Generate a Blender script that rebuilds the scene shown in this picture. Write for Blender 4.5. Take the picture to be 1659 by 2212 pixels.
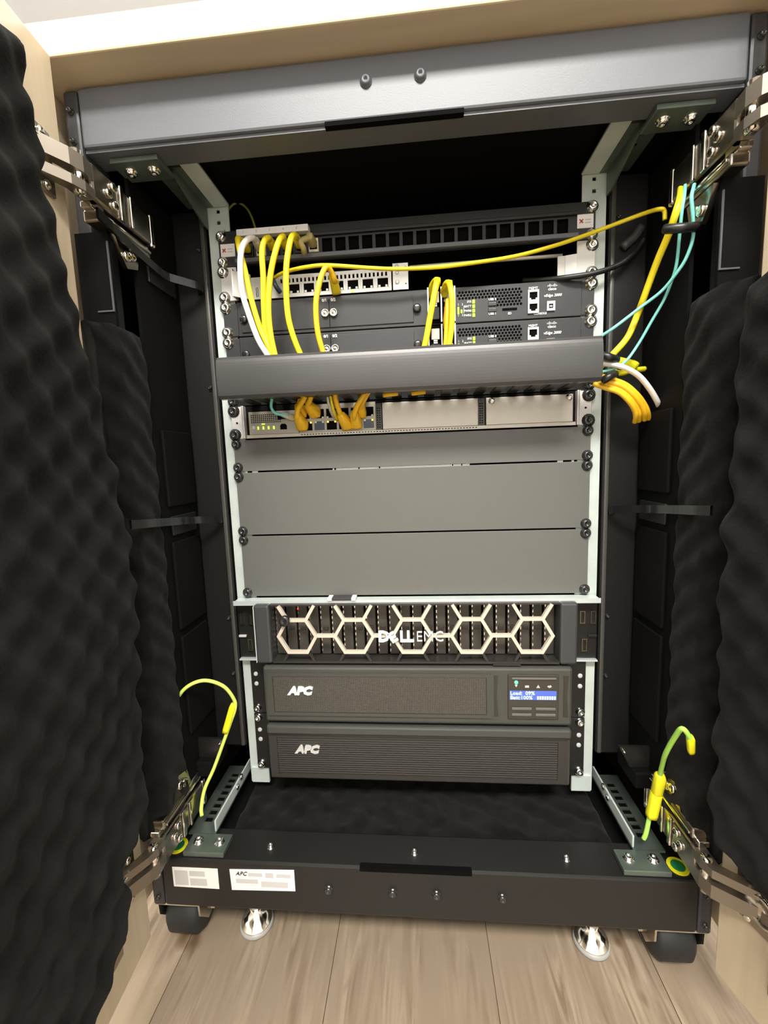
import bpy, bmesh, math, random
from mathutils import Vector, Matrix
random.seed(7)
for o in list(bpy.data.objects): bpy.data.objects.remove(o)
S = bpy.context.scene; C = S.collection
# ---------------------------------------------------------------- camera
cam = bpy.data.objects.new('camera', bpy.data.cameras.new('camera')); C.objects.link(cam)
cam.data.sensor_fit = 'HORIZONTAL'; cam.data.sensor_width = 36; cam.data.lens = 907.714/1659*36
cam.data.clip_start = .005; cam.data.clip_end = 50
rt = Vector((0.9963141, 0.0782565, -0.0351309)); up = Vector((0.0255375, 0.1203796, 0.9923994)); fw = Vector((-0.0818908, 0.9896387, -0.1179374))
cam.matrix_world = Matrix(((rt.x,up.x,-fw.x,.01391388),(rt.y,up.y,-fw.y,-.56862062),(rt.z,up.z,-fw.z,.45150703),(0,0,0,1)))
S.camera = cam
# ---------------------------------------------------------------- world, light, exposure
W = bpy.data.worlds.new('room_air'); S.world = W; W.use_nodes = True
W.node_tree.nodes['Background'].inputs[0].default_value = (.93,.96,1,1); W.node_tree.nodes['Background'].inputs[1].default_value = .35
def area(name, loc, rot, sx, sy, power, col=(1,1,1)):
    L = bpy.data.lights.new(name,'AREA'); L.shape = 'RECTANGLE'; L.size = sx; L.size_y = sy; L.energy = power; L.color = col
    o = bpy.data.objects.new(name, L); C.objects.link(o); o.location = loc; o.rotation_euler = rot; return o
area('ceiling_lamp_front', (.1,-1.75,2.30), (0,0,0), 1.5, .5, 58, (1,.965,.90))
area('ceiling_lamp_left', (-1.35,-.75,2.30), (0,0,0), .6, 1.2, 10, (1,.965,.90))
area('ceiling_lamp_right', (1.45,-.75,2.30), (0,0,0), .6, 1.2, 10, (1,.965,.90))
area('ceiling_lamp_rear', (0,1.2,2.30), (0,0,0), 1.2, .4, 14, (.95,.97,1))
VS = S.view_settings; VS.view_transform = 'Standard'; VS.look = 'None'; VS.gamma = 1; VS.exposure = 1.45
VS.use_curve_mapping = False
# ---------------------------------------------------------------- materials
MATS = {}
def mat(name, col, rough=.5, metal=0, bump=None, coat=0, emis=None, spec=.5, noise=None, sheen=0):
    if name in MATS: return MATS[name]
    m = bpy.data.materials.new(name); m.use_nodes = True; N = m.node_tree.nodes; L = m.node_tree.links
    b = N['Principled BSDF']; b.inputs['Base Color'].default_value = (*col,1); b.inputs['Roughness'].default_value = rough
    b.inputs['Metallic'].default_value = metal; b.inputs['Coat Weight'].default_value = coat; b.inputs['Specular IOR Level'].default_value = spec
    if sheen: b.inputs['Sheen Weight'].default_value = sheen; b.inputs['Sheen Roughness'].default_value = .6
    if emis: b.inputs['Emission Color'].default_value = (*emis[0],1); b.inputs['Emission Strength'].default_value = emis[1]
    if noise or bump:
        tc = N.new('ShaderNodeTexCoord')
        if noise:   # (scale, second colour, axis scale)
            sc, c2, ax = noise
            mp = N.new('ShaderNodeMapping'); mp.inputs['Scale'].default_value = ax; L.new(tc.outputs['Object'], mp.inputs[0])
            n = N.new('ShaderNodeTexNoise'); n.inputs['Scale'].default_value = sc; n.inputs['Detail'].default_value = 5; L.new(mp.outputs[0], n.inputs[0])
            r = N.new('ShaderNodeValToRGB'); r.color_ramp.elements[0].position = .33; r.color_ramp.elements[1].position = .67
            r.color_ramp.elements[0].color = (*c2,1); r.color_ramp.elements[1].color = (*col,1)
            L.new(n.outputs['Fac'], r.inputs[0]); L.new(r.outputs[0], b.inputs['Base Color'])
        if bump:    # (scale, strength, distance)
            n2 = N.new('ShaderNodeTexNoise'); n2.inputs['Scale'].default_value = bump[0]; n2.inputs['Detail'].default_value = 3
            L.new(tc.outputs['Object'], n2.inputs[0])
            bp = N.new('ShaderNodeBump'); bp.inputs['Strength'].default_value = bump[1]; bp.inputs['Distance'].default_value = bump[2]
            L.new(n2.outputs['Fac'], bp.inputs['Height']); L.new(bp.outputs[0], b.inputs['Normal'])
    MATS[name] = m; return m
M_floor = mat('oak_plank', (.46,.36,.26), .45, noise=(9,(.33,.245,.17),(7,.55,1)), bump=(60,.1,.001))
def plank_mat():
    m = M_floor; N = m.node_tree.nodes; L = m.node_tree.links; b = N['Principled BSDF']
    tc = N.new('ShaderNodeTexCoord'); oi = N.new('ShaderNodeObjectInfo'); ad = N.new('ShaderNodeVectorMath'); ad.operation = 'ADD'
    L.new(tc.outputs['Object'], ad.inputs[0]); L.new(oi.outputs['Location'], ad.inputs[1])
    def layer(scale, ax, lo, hi, dist=0, det=6):
        mp = N.new('ShaderNodeMapping'); mp.inputs['Scale'].default_value = ax; L.new(ad.outputs[0], mp.inputs[0])
        n = N.new('ShaderNodeTexNoise'); n.inputs['Scale'].default_value = scale; n.inputs['Detail'].default_value = det; n.inputs['Distortion'].default_value = dist; L.new(mp.outputs[0], n.inputs[0])
        r = N.new('ShaderNodeMapRange'); r.inputs[1].default_value = lo; r.inputs[2].default_value = hi; L.new(n.outputs['Fac'], r.inputs[0]); return r.outputs[0]
    a = layer(10, (9,.8,1), .36, .62, 1.2); c = layer(5, (5,1.1,1), .40, .66, .6, 3); k = layer(16, (1.6,1,1), .66, .76, 0, 2)
    def mix(f, A, B):
        x = N.new('ShaderNodeMix'); x.data_type = 'RGBA'; L.new(f, x.inputs[0])
        for v, i in ((A,6),(B,7)):
            if isinstance(v, tuple): x.inputs[i].default_value = (*v,1)
            else: L.new(v, x.inputs[i])
        return x.outputs[2]
    g = mix(a, (.185,.132,.085), (.34,.27,.195)); g = mix(c, (.26,.20,.14), g); g = mix(k, g, (.13,.08,.045))
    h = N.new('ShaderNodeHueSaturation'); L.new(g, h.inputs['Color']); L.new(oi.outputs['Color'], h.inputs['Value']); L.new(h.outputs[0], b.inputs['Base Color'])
plank_mat()
M_wood = mat('pale_ash_laminate', (.66,.55,.39), .5, noise=(14,(.60,.495,.345),(6,6,.5)))
M_woodtop = mat('pale_ash_edge', (.67,.55,.375), .5, noise=(14,(.60,.49,.325),(.5,6,6)))
M_black = mat('black_powder_coat', (.010,.0098,.009), .42, bump=(900,.15,.0004))
M_dark = mat('matt_black_sheet', (.004,.004,.004), .7, spec=.12)
M_frame = mat('frame_black_lit', (.115,.123,.138), .40, bump=(700,.2,.0004))  # black coat lightened: light on the top beam is put into its colour
M_blank = mat('blanking_reflection_grey', (.125,.126,.114), .42, bump=(900,.15,.0003))  # black panels greyed: the room's reflection is put into the base colour
M_cover = mat('cover_black_coat', (.062,.061,.060), .32, bump=(900,.1,.0003))
M_foam = mat('charcoal_acoustic_foam', (.0120,.0120,.0110), 1, spec=.05, bump=(350,.5,.0015), sheen=.04, noise=(40,(.006,.0058,.005),(1,1,1)))
M_zinc = mat('zinc_plated_steel', (.66,.73,.69), .45, .2, noise=(30,(.56,.63,.60),(1,1,1)))
M_zincd = mat('passivated_zinc', (.16,.20,.17), .4, .6, noise=(20,(.12,.15,.13),(1,1,1)))
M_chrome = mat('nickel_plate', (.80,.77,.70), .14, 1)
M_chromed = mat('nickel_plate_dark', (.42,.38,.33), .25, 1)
M_screw = mat('bright_screw', (.86,.86,.84), .2, 1)
M_screwb = mat('black_screw', (.03,.03,.03), .25, .2, coat=.5)
M_yel = mat('yellow_cable', (.93,.74,.02), .42)
M_org = mat('orange_yellow_cable', (.95,.56,.02), .42)
M_teal = mat('aqua_fibre', (.24,.72,.66), .4)
M_wht = mat('white_cable', (.86,.83,.80), .4)
M_blkc = mat('black_cable', (.015,.015,.015), .35)
M_earth = mat('green_yellow_wire', (.72,.88,.16), .4)
M_earthg = mat('green_wire', (.10,.42,.06), .4)
M_sleeve = mat('yellow_sleeve', (.95,.88,.02), .35)
M_clear = mat('clear_plug', (.75,.70,.55), .2, coat=.5)
M_silver = mat('router_silver', (.62,.61,.58), .42, .35)
M_light = mat('light_grey_ear', (.74,.73,.71), .45, .2)
M_switch = mat('switch_beige_grey', (.40,.38,.32), .45, .15)
M_plate = mat('brushed_plate', (.60,.57,.50), .4, .2, noise=(3,(.52,.49,.42),(1,1,1)))
M_cisco = mat('router_black', (.030,.031,.033), .42)
M_hole = mat('void_black', (.002,.002,.002), .9, spec=.1)
M_print = mat('white_print', (.85,.85,.82), .6)
M_printg = mat('grey_print', (.55,.54,.52), .6)
M_label = mat('white_label', (.86,.83,.80), .5)
M_red = mat('red_print', (.55,.12,.09), .5)
M_ups = mat('ups_charcoal', (.060,.061,.053), .36, bump=(900,.1,.0003))
M_upsg = mat('ups_grille', (.035,.032,.027), .5)
M_hex = mat('champagne_lattice', (.72,.65,.54), .4, .25)
M_hexd = mat('dark_lattice', (.05,.047,.042), .4, .5)
M_drive = mat('drive_carrier_grey', (.07,.063,.052), .4, .3)
M_ledg = mat('lime_led', (.4,.9,.05), .3, emis=((.45,1,.02),.6))
M_leda = mat('amber_led', (.9,.6,.05), .3, emis=((1,.6,.05),.5))
M_ledt = mat('green_led', (.1,.9,.3), .3, emis=((.1,1,.35),.6))
M_lcd = mat('lcd_blue', (.05,.08,.3), .3, emis=((.07,.13,.50),.35))
M_lcdt = mat('lcd_text', (.4,.5,.6), .3, emis=((.5,.75,1),.42))
M_rubber = mat('black_rubber', (.012,.014,.014), .55)
M_wall = mat('white_wall', (.80,.81,.82), .8)
M_ceil = mat('white_ceiling', (.85,.85,.84), .8)
M_stg = mat('sticker_green', (.02,.22,.07), .4)
M_blue = mat('blue_connector', (.03,.045,.08), .35)
# ---------------------------------------------------------------- builders
def tag(o, label=None, cat=None, group=None, kind=None):
    if label: o['label'] = label
    if cat: o['category'] = cat
    if group: o['group'] = group
    if kind: o['kind'] = kind
    return o
def empty(name, loc, label=None, cat=None, group=None):
    o = bpy.data.objects.new(name, None); C.objects.link(o); o.location = loc; o.empty_display_size = .02
    return tag(o, label, cat, group)
def worldloc(o):
    v = Vector((0,0,0))
    while o: v += o.location; o = o.parent
    return v
def put(name, bm, m, parent=None, smooth=False, label=None, origin=None, kind=None):
    me = bpy.data.meshes.new(name)
    bmesh.ops.recalc_face_normals(bm, faces=bm.faces)
    # origin: centre of the piece
    if origin is None:
        lo = [min(v.co[i] for v in bm.verts) for i in range(3)]; hi = [max(v.co[i] for v in bm.verts) for i in range(3)]
        origin = Vector([(a+b)/2 for a,b in zip(lo,hi)])
    origin = Vector(origin)
    bmesh.ops.translate(bm, verts=bm.verts, vec=-origin)
    bm.to_mesh(me); bm.free(); me.materials.append(m)
    if smooth:
        for p in me.polygons: p.use_smooth = True
    o = bpy.data.objects.new(name, me); C.objects.link(o); o.parent = parent
    o.location = origin - (worldloc(parent) if parent else Vector((0,0,0)))
    if label: o['label'] = label
    if kind: o['kind'] = kind
    return o
def bx(bm, x0, x1, y0, y1, z0, z1, bev=0, M=None):
    r = bmesh.ops.create_cube(bm, size=1); vs = r['verts']
    for v in vs:
        v.co = Vector(((x0+x1)/2 + v.co.x*(x1-x0), (y0+y1)/2 + v.co.y*(y1-y0), (z0+z1)/2 + v.co.z*(z1-z0)))
    if bev:
        es = list({e for v in vs for e in v.link_edges})
        g = bmesh.ops.bevel(bm, geom=es, offset=bev, segments=2, profile=.5, affect='EDGES'); vs = list({v for f in g['faces'] for v in f.verts} | {v for v in vs if v.is_valid})
    if M is not None:
        for v in vs: v.co = M @ v.co
    return vs
def box(name, x0, x1, y0, y1, z0, z1, m, parent=None, bev=0, **k):
    bm = bmesh.new(); bx(bm, min(x0,x1), max(x0,x1), min(y0,y1), max(y0,y1), min(z0,z1), max(z0,z1), bev); return put(name, bm, m, parent, **k)
def cyl(bm, c, axis, r, h, seg=16, r2=None):
    r2 = r if r2 is None else r2
    g = bmesh.ops.create_cone(bm, cap_ends=True, segments=seg, radius1=r, radius2=r2, depth=h); vs = g['verts']
    q = Vector((0,0,1)).rotation_difference(Vector(axis).normalized())
    for v in vs: v.co = q @ v.co + Vector(c)
    return vs
def lathe(bm, c, axis, prof, seg=20):
    q = Vector((0,0,1)).rotation_difference(Vector(axis).normalized()); rings = []
    for r, z in prof:
        rings.append([bm.verts.new(q @ Vector((max(r,1e-5)*math.cos(2*math.pi*i/seg), max(r,1e-5)*math.sin(2*math.pi*i/seg), z)) + Vector(c)) for i in range(seg)])
    for a, b in zip(rings, rings[1:]):
        for i in range(seg): bm.faces.new((a[i], a[(i+1)%seg], b[(i+1)%seg], b[i]))
    bm.faces.new(rings[0]); bm.faces.new(rings[-1])
def prism(bm, pts, a, b, axis='y'):
    """extrude a 2-D outline; axis y: pts are (x,z); axis z: (x,y); axis x: (y,z)"""
    def mk(p, t): return {'y': (p[0], t, p[1]), 'z': (p[0], p[1], t), 'x': (t, p[0], p[1])}[axis]
    A = [bm.verts.new(mk(p,a)) for p in pts]; B = [bm.verts.new(mk(p,b)) for p in pts]
    bm.faces.new(A); bm.faces.new(B[::-1]); n = len(pts)
    for i in range(n): bm.faces.new((A[i], A[(i+1)%n], B[(i+1)%n], B[i]))
def holed(bm, x0, x1, z0, z1, y0, y1, holes, plane='xz'):
    """plate with rectangular holes (hx0,hx1,hz0,hz1), walled through its thickness"""
    xs = sorted({x0,x1,*[h[0] for h in holes],*[h[1] for h in holes]}); zs = sorted({z0,z1,*[h[2] for h in holes],*[h[3] for h in holes]})
    V = {}
    def v(i,j,t):
        if (i,j,t) not in V:
            a,b = xs[i],zs[j]; y = y1 if t else y0
            V[i,j,t] = bm.verts.new((a,y,b) if plane=='xz' else ((a,b,y) if plane=='xy' else (y,a,b)))
        return V[i,j,t]
    nx,nz = len(xs)-1,len(zs)-1
    def solid(i,j):
        if i<0 or j<0 or i>=nx or j>=nz: return False
        cx,cz = (xs[i]+xs[i+1])/2,(zs[j]+zs[j+1])/2
        return not any(h[0]<cx<h[1] and h[2]<cz<h[3] for h in holes)
    for i in range(nx):
        for j in range(nz):
            if not solid(i,j): continue
            bm.faces.new((v(i,j,0),v(i+1,j,0),v(i+1,j+1,0),v(i,j+1,0))); bm.faces.new((v(i,j+1,1),v(i+1,j+1,1),v(i+1,j,1),v(i,j,1)))
            if not solid(i-1,j): bm.faces.new((v(i,j,0),v(i,j+1,0),v(i,j+1,1),v(i,j,1)))
            if not solid(i+1,j): bm.faces.new((v(i+1,j+1,0),v(i+1,j,0),v(i+1,j,1),v(i+1,j+1,1)))
            if not solid(i,j-1): bm.faces.new((v(i+1,j,0),v(i,j,0),v(i,j,1),v(i+1,j,1)))
            if not solid(i,j+1): bm.faces.new((v(i,j+1,0),v(i+1,j+1,0),v(i+1,j+1,1),v(i,j+1,1)))
def smoothpts(P, n=8):
    P = [Vector(p) for p in P]
    if len(P) < 3: return P
    Q = [P[0]*2-P[1]] + P + [P[-1]*2-P[-2]]; out = []
    for i in range(1, len(Q)-2):
        a,b,c,d = Q[i-1:i+3]
        for k in range(n):
            t = k/n; out.append(.5*((2*b)+(c-a)*t+(2*a-5*b+4*c-d)*t*t+(3*b-a-3*c+d)*t**3))
    out.append(P[-1]); return out
def tube(bm, P, r, seg=10, n=8, squash=1):
    P = smoothpts(P, n); rings = []; nrm = None
    for i, p in enumerate(P):
        t = (P[min(i+1,len(P)-1)] - P[max(i-1,0)]).normalized()
        if nrm is None: nrm = t.orthogonal().normalized()
        nrm = (nrm - t*nrm.dot(t)).normalized(); bi = t.cross(nrm)
        rings.append([bm.verts.new(p + nrm*math.cos(2*math.pi*k/seg)*r + bi*math.sin(2*math.pi*k/seg)*r*squash) for k in range(seg)])
    for a, b in zip(rings, rings[1:]):
        for k in range(seg): bm.faces.new((a[k], a[(k+1)%seg], b[(k+1)%seg], b[k]))
    bm.faces.new(rings[0]); bm.faces.new(rings[-1])
def cable(name, pts, r, m, label, cat='cable', group=None, plugs=()):
    bm = bmesh.new(); tube(bm, pts, r)
    o = put(name, bm, m, None, True); tag(o, label, cat, group)
    for p in plugs:
        plug(p, o)
    return o
def plug(p, parent):
    """(kind, start, end, w0, w1, material): a tapering boot or plug body between two points"""
    name, a, b, w0, w1, m = p[:6]; h0, h1 = (p[6:8] if len(p) > 6 else (w0, w1))
    a = Vector(a); b = Vector(b); d = (b-a); L = d.length; d.normalize(); x = Vector((1,0,0)); x = (x - d*x.dot(d)).normalized(); y = d.cross(x)
    bm = bmesh.new(); rings = []
    prof = [(0,.75),(.12,1),(.6,1),(.88,1),(1,.9)]
    for t, s in prof:
        w = (w0+(w1-w0)*t)*s/2; h = (h0+(h1-h0)*t)*s/2; c = a + d*L*t; ring = []
        for k in range(12):
            an = 2*math.pi*k/12+math.pi/12; ca, sa = math.cos(an), math.sin(an)
            f = 1/max(abs(ca),abs(sa))**.6
            ring.append(bm.verts.new(c + x*ca*f*w + y*sa*f*h))
        rings.append(ring)
    for q, s in zip(rings, rings[1:]):
        for k in range(12): bm.faces.new((q[k], q[(k+1)%12], s[(k+1)%12], s[k]))
    bm.faces.new(rings[0]); bm.faces.new(rings[-1])
    return put(name, bm, m, parent, True)
def screw(x, y, z, parent, bright=True, r=.0058, axis=(0,-1,0), name='screw'):
    bm = bmesh.new(); c = Vector((x,y,z)); a = Vector(axis)
    lathe(bm, c, axis, [(r*1.25,-.0005),(r*1.25,.0008),(r,.0012),(r,.0026),(r*.8,.004),(r*.42,.0044),(r*.34,.0026),(.00001,.0024)], 14)
    o = put(name, bm, M_screw if bright else M_screwb, parent, True)
    return o
def text(name, s, x, y, z, size, m, parent, align='LEFT', bold=0, shear=0, ext=.0003, sx=1, rot=None, kind=None):
    cu = bpy.data.curves.new(name, 'FONT'); cu.body = s; cu.size = size; cu.align_x = align; cu.align_y = 'CENTER'; cu.extrude = ext; cu.offset = bold; cu.shear = shear; cu.resolution_u = 2
    t = bpy.data.objects.new(name, cu); C.objects.link(t); bpy.context.view_layer.update()
    me = bpy.data.meshes.new_from_object(t.evaluated_get(bpy.context.evaluated_depsgraph_get())); bpy.data.objects.remove(t)
    R = rot or Matrix.Rotation(math.pi/2, 4, 'X')
    me.transform(R @ Matrix.Diagonal((sx,1,1,1))); me.materials.clear(); me.materials.append(m)
    o = bpy.data.objects.new(name, me); C.objects.link(o); o.parent = parent; o.location = Vector((x,y,z)) - worldloc(parent)
    if kind: o['kind'] = kind
    return o
U = .04445
def zb(k): return (17-k)*U      # height of the k-th rack-unit boundary, counted down from the patch panel's top
XE, XS = .2365, .2326           # half width of an ear, half distance between the screw columns
# ================================================================ setting
def struct(o): o['kind'] = 'structure'; return o
ZF = -.165
fl = struct(box('floor', -2.2, 2.2, -3, 2.2, ZF-.02, ZF-.003, mat('floor_joint',(.24,.18,.12),.7)))
plank_me = None
pw = .1955
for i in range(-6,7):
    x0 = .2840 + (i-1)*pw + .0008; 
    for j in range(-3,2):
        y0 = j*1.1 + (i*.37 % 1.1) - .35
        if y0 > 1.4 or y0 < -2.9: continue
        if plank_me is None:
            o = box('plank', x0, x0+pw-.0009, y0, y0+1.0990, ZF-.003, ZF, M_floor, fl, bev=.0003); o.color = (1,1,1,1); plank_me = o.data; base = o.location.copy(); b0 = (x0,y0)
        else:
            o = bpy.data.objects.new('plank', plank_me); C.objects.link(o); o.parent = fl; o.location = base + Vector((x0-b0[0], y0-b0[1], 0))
        tone = 1.32 if i == -3 else (1.16 if i == 1 else random.uniform(.93,1.03)); o.color = (tone,tone,tone,1)  # planks beside the doors lightened to stand for light on the floor
struct(box('wall_back', -2.2, 2.2, 2.2, 2.25, ZF, 2.35, M_wall)); struct(box('wall_front', -2.2, 2.2, -3.05, -3, ZF, 2.35, M_wall))
struct(box('wall_left', -2.25, -2.2, -3, 2.2, ZF, 2.35, M_wall)); struct(box('wall_right', 2.2, 2.25, -3, 2.2, ZF, 2.35, M_wall))
struct(box('ceiling', -2.25, 2.25, -3.05, 2.25, 2.35, 2.4, M_ceil))
# ================================================================ the cabinet
CAB = empty('server_cabinet', (0,.4,ZF), 'black steel server rack cabinet with pale wood shell and foam-lined open doors', 'cabinet')
YF = -.12
box('top_panel', -.376, .376, -.150, .95, .8415, .872, M_woodtop, CAB, bev=.0015)
for s in (-1,1): box('side_panel', s*.352, s*.375, -.147, .95, -.105, .841, M_wood, CAB, bev=.001)
box('back_panel', -.351, .351, .93, .95, -.105, .841, M_dark, CAB)
box('inner_roof', -.3375, .3375, -.088, .929, .800, .806, M_dark, CAB)
for s in (-1,1): box('side_liner', s*.338, s*.351, -.078, .929, -.10, .8405, M_dark, CAB)
# beams
bm = bmesh.new(); bx(bm, -.3205, .3205, YF, -.0885, .7830, .8385, .0025); bx(bm, -.3205, .3205, YF+.004, -.0885, .7800, .7830)
tb = put('top_beam', bm, M_frame, CAB, True)
for p in tb.data.polygons: p.use_smooth = False
box('cable_slot', -.068, .067, YF-.0006, YF+.006, .7796, .7838, M_hole, tb)
bm = bmesh.new(); bx(bm, -.3205, .3205, YF, -.072, -.100, -.0335, .0025)
bb = put('bottom_beam', bm, M_black, CAB)
box('cable_slot', -.068, .066, YF-.0006, YF+.006, -.0385, -.0330, M_hole, bb)
for x in (-.026,.0262): screw(x, YF, .8152, tb, False, .0048, name='bolt').data.materials[0] = M_frame
for x in (-.1076,-.029,.0237,.1011): screw(x, YF, -.0655, bb, False, .0045, name='bolt')
for x in (-.186,-.0021,.1814): screw(x, -.0985, -.0335, bb, True, .0036, (0,0,1), name='bolt')
for s in (-1,1):
    bm = bmesh.new(); bx(bm, min(s*.3215,s*.3375), max(s*.3215,s*.3375), YF+.001, -.079, -.1025, .8385, .003)
    po = put('corner_post', bm, mat('post_black_coat',(.035,.037,.041),.42), CAB)
    for z in (.818,.790,-.052,-.090): screw(s*.330, YF+.001, z, po, False, .0028, name='bolt')
for s in (-1,1): box('post_cover', s*.3015, s*.3380, -.1235, -.1195, .030, .7000, M_dark, CAB)
for s in (-1,1):
    pl_ = [c for c in CAB.children if c.name.startswith('post_cover')][0 if s<0 else 1]
    box('hinge_notch_rim', s*.3015, s*.3030, -.1250, -.1236, .6200, .6900, M_frame, pl_); box('hinge_notch_rim', s*.3030, s*.3200, -.1250, -.1236, .6200, .6215, M_frame, pl_)
# labels on the bottom beam
def qlabel(name, p, parent):
    bm = bmesh.new(); prism(bm, p, YF-.0006, YF-.0001); return put(name, bm, M_label, parent)
l1 = qlabel('rating_label', [(-.3062,-.0442),(-.2469,-.0440),(-.2469,-.0722),(-.3062,-.0715)], bb)
box('print_block', -.3035,-.2862, YF-.0009, YF-.0006, -.0685,-.0480, M_printg, l1)
box('print_block', -.2840,-.2640, YF-.0009, YF-.0006, -.0555,-.0480, M_printg, l1); box('print_block', -.2840,-.2620, YF-.0009, YF-.0006, -.0685,-.0585, M_printg, l1)
l2 = qlabel('rating_label', [(-.2315,-.0438),(-.1494,-.0410),(-.1494,-.0700),(-.2305,-.0725)], bb)
text('maker_name', 'APC', -.224, YF-.0008, -.0490, .0075, M_dark, l2, shear=.3)
for (a,b,c,d) in ((-.208,-.190,-.052,-.047),(-.186,-.176,-.053,-.046),(-.172,-.154,-.052,-.047),(-.224,-.196,-.062,-.056),(-.192,-.158,-.066,-.058)): box('print_block', a,b, YF-.0009, YF-.0006, c,d, M_printg, l2)
# earth symbol stickers
for s in (-1,1):
    cx, cy = s*.3075, -.102
    bm = bmesh.new(); lathe(bm, (cx,cy,-.0335), (0,0,1), [(.0115,0),(.0115,.0010)], 28); st = put('earth_sticker', bm, M_sleeve, bb)
    bm = bmesh.new(); lathe(bm, (cx,cy,-.0325), (0,0,1), [(.0075,0),(.0075,.0006)], 24); put('green_disc', bm, M_stg, st)
# floor tray with foam
tray = box('bottom_tray', -.3205, .3205, -.0715, .92, -.062, -.056, M_dark, CAB)
def foam_sheet(name, fn, nu, nv, parent, mtl=None):
    bm = bmesh.new(); G = [[bm.verts.new(fn(i/nu, j/nv)) for j in range(nv+1)] for i in range(nu+1)]
    for i in range(nu):
        for j in range(nv): bm.faces.new((G[i][j],G[i+1][j],G[i+1][j+1],G[i][j+1]))
    return put(name, bm, mtl or M_foam, parent, True)
def egg(a, b, per): return .5+.5*math.sin(2*math.pi*a/per)*math.sin(2*math.pi*b/per)
def edge(t, w): return min(1, math.sqrt(max(0, 1-(1-min(1,t/w))**2)))
def trayfoam(u, v):
    x = -.256+.512*u; y = -.0700+.37*v
    e = edge(min(x+.256,.256-x),.012)*edge(y+.0700,.012)
    return (x, y, -.0555 + e*(.0100+.0065*egg(x+.3*y,y-.3*x,.042)))
foam_sheet('foam_lining', trayfoam, 110, 90, tray)
# casters and levelling feet
for s, cx in ((-1,-.307),(1,.306)):
    bm = bmesh.new(); lathe(bm, (cx-.0240,-.086,ZF+.030), (1,0,0), [(.012,0),(.024,.001),(.030,.007),(.030,.041),(.024,.047),(.012,.048)], 28)
    cs = put('caster', bm, M_rubber, CAB, True)
    bm = bmesh.new()
    for k in (-1,1): prism(bm, [(-.1160,-.1005),(-.060,-.1005),(-.074,-.142),(-.098,-.142),(-.1150,-.120)], cx+k*.0275-.0012, cx+k*.0275+.0012, 'x')
    bx(bm, cx-.0287, cx+.0287, -.1165, -.05, -.1040, -.1005); put('fork', bm, M_chrome, cs)
    bm = bmesh.new(); cyl(bm, (cx,-.086,ZF+.030), (1,0,0), .005, .066, 12); put('axle', bm, M_chrome, cs, True)
for s, cx in ((-1,-.219),(1,.219)):
    bm = bmesh.new(); lathe(bm, (cx,-.084,ZF), (0,0,1), [(.019,0),(.0205,.004),(.0200,.008),(.0165,.0105),(.0160,.0150),(.0125,.0165),(.0115,.021),(.008,.024),(.008,.030)], 28)
    ft = put('levelling_foot', bm, M_chrome, CAB, True)
    bm = bmesh.new(); lathe(bm, (cx,-.084,ZF), (0,0,1), [(.0215,.0),(.0222,.003),(.0208,.0062)], 28); put('foot_pad', bm, mat('milky_plastic',(.33,.33,.31),.4), ft, True)
    bm = bmesh.new(); cyl(bm, (cx,-.084,ZF+.048), (0,0,1), .0055, .035, 14); cyl(bm, (cx,-.084,ZF+.036), (0,0,1), .011, .008, 6); put('foot_stem', bm, M_chrome, ft)
    bm = bmesh.new(); cyl(bm, (cx,-.084,ZF+.0625), (0,0,1), .024, .004, 24); put('foot_plate', bm, M_black, ft)
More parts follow.
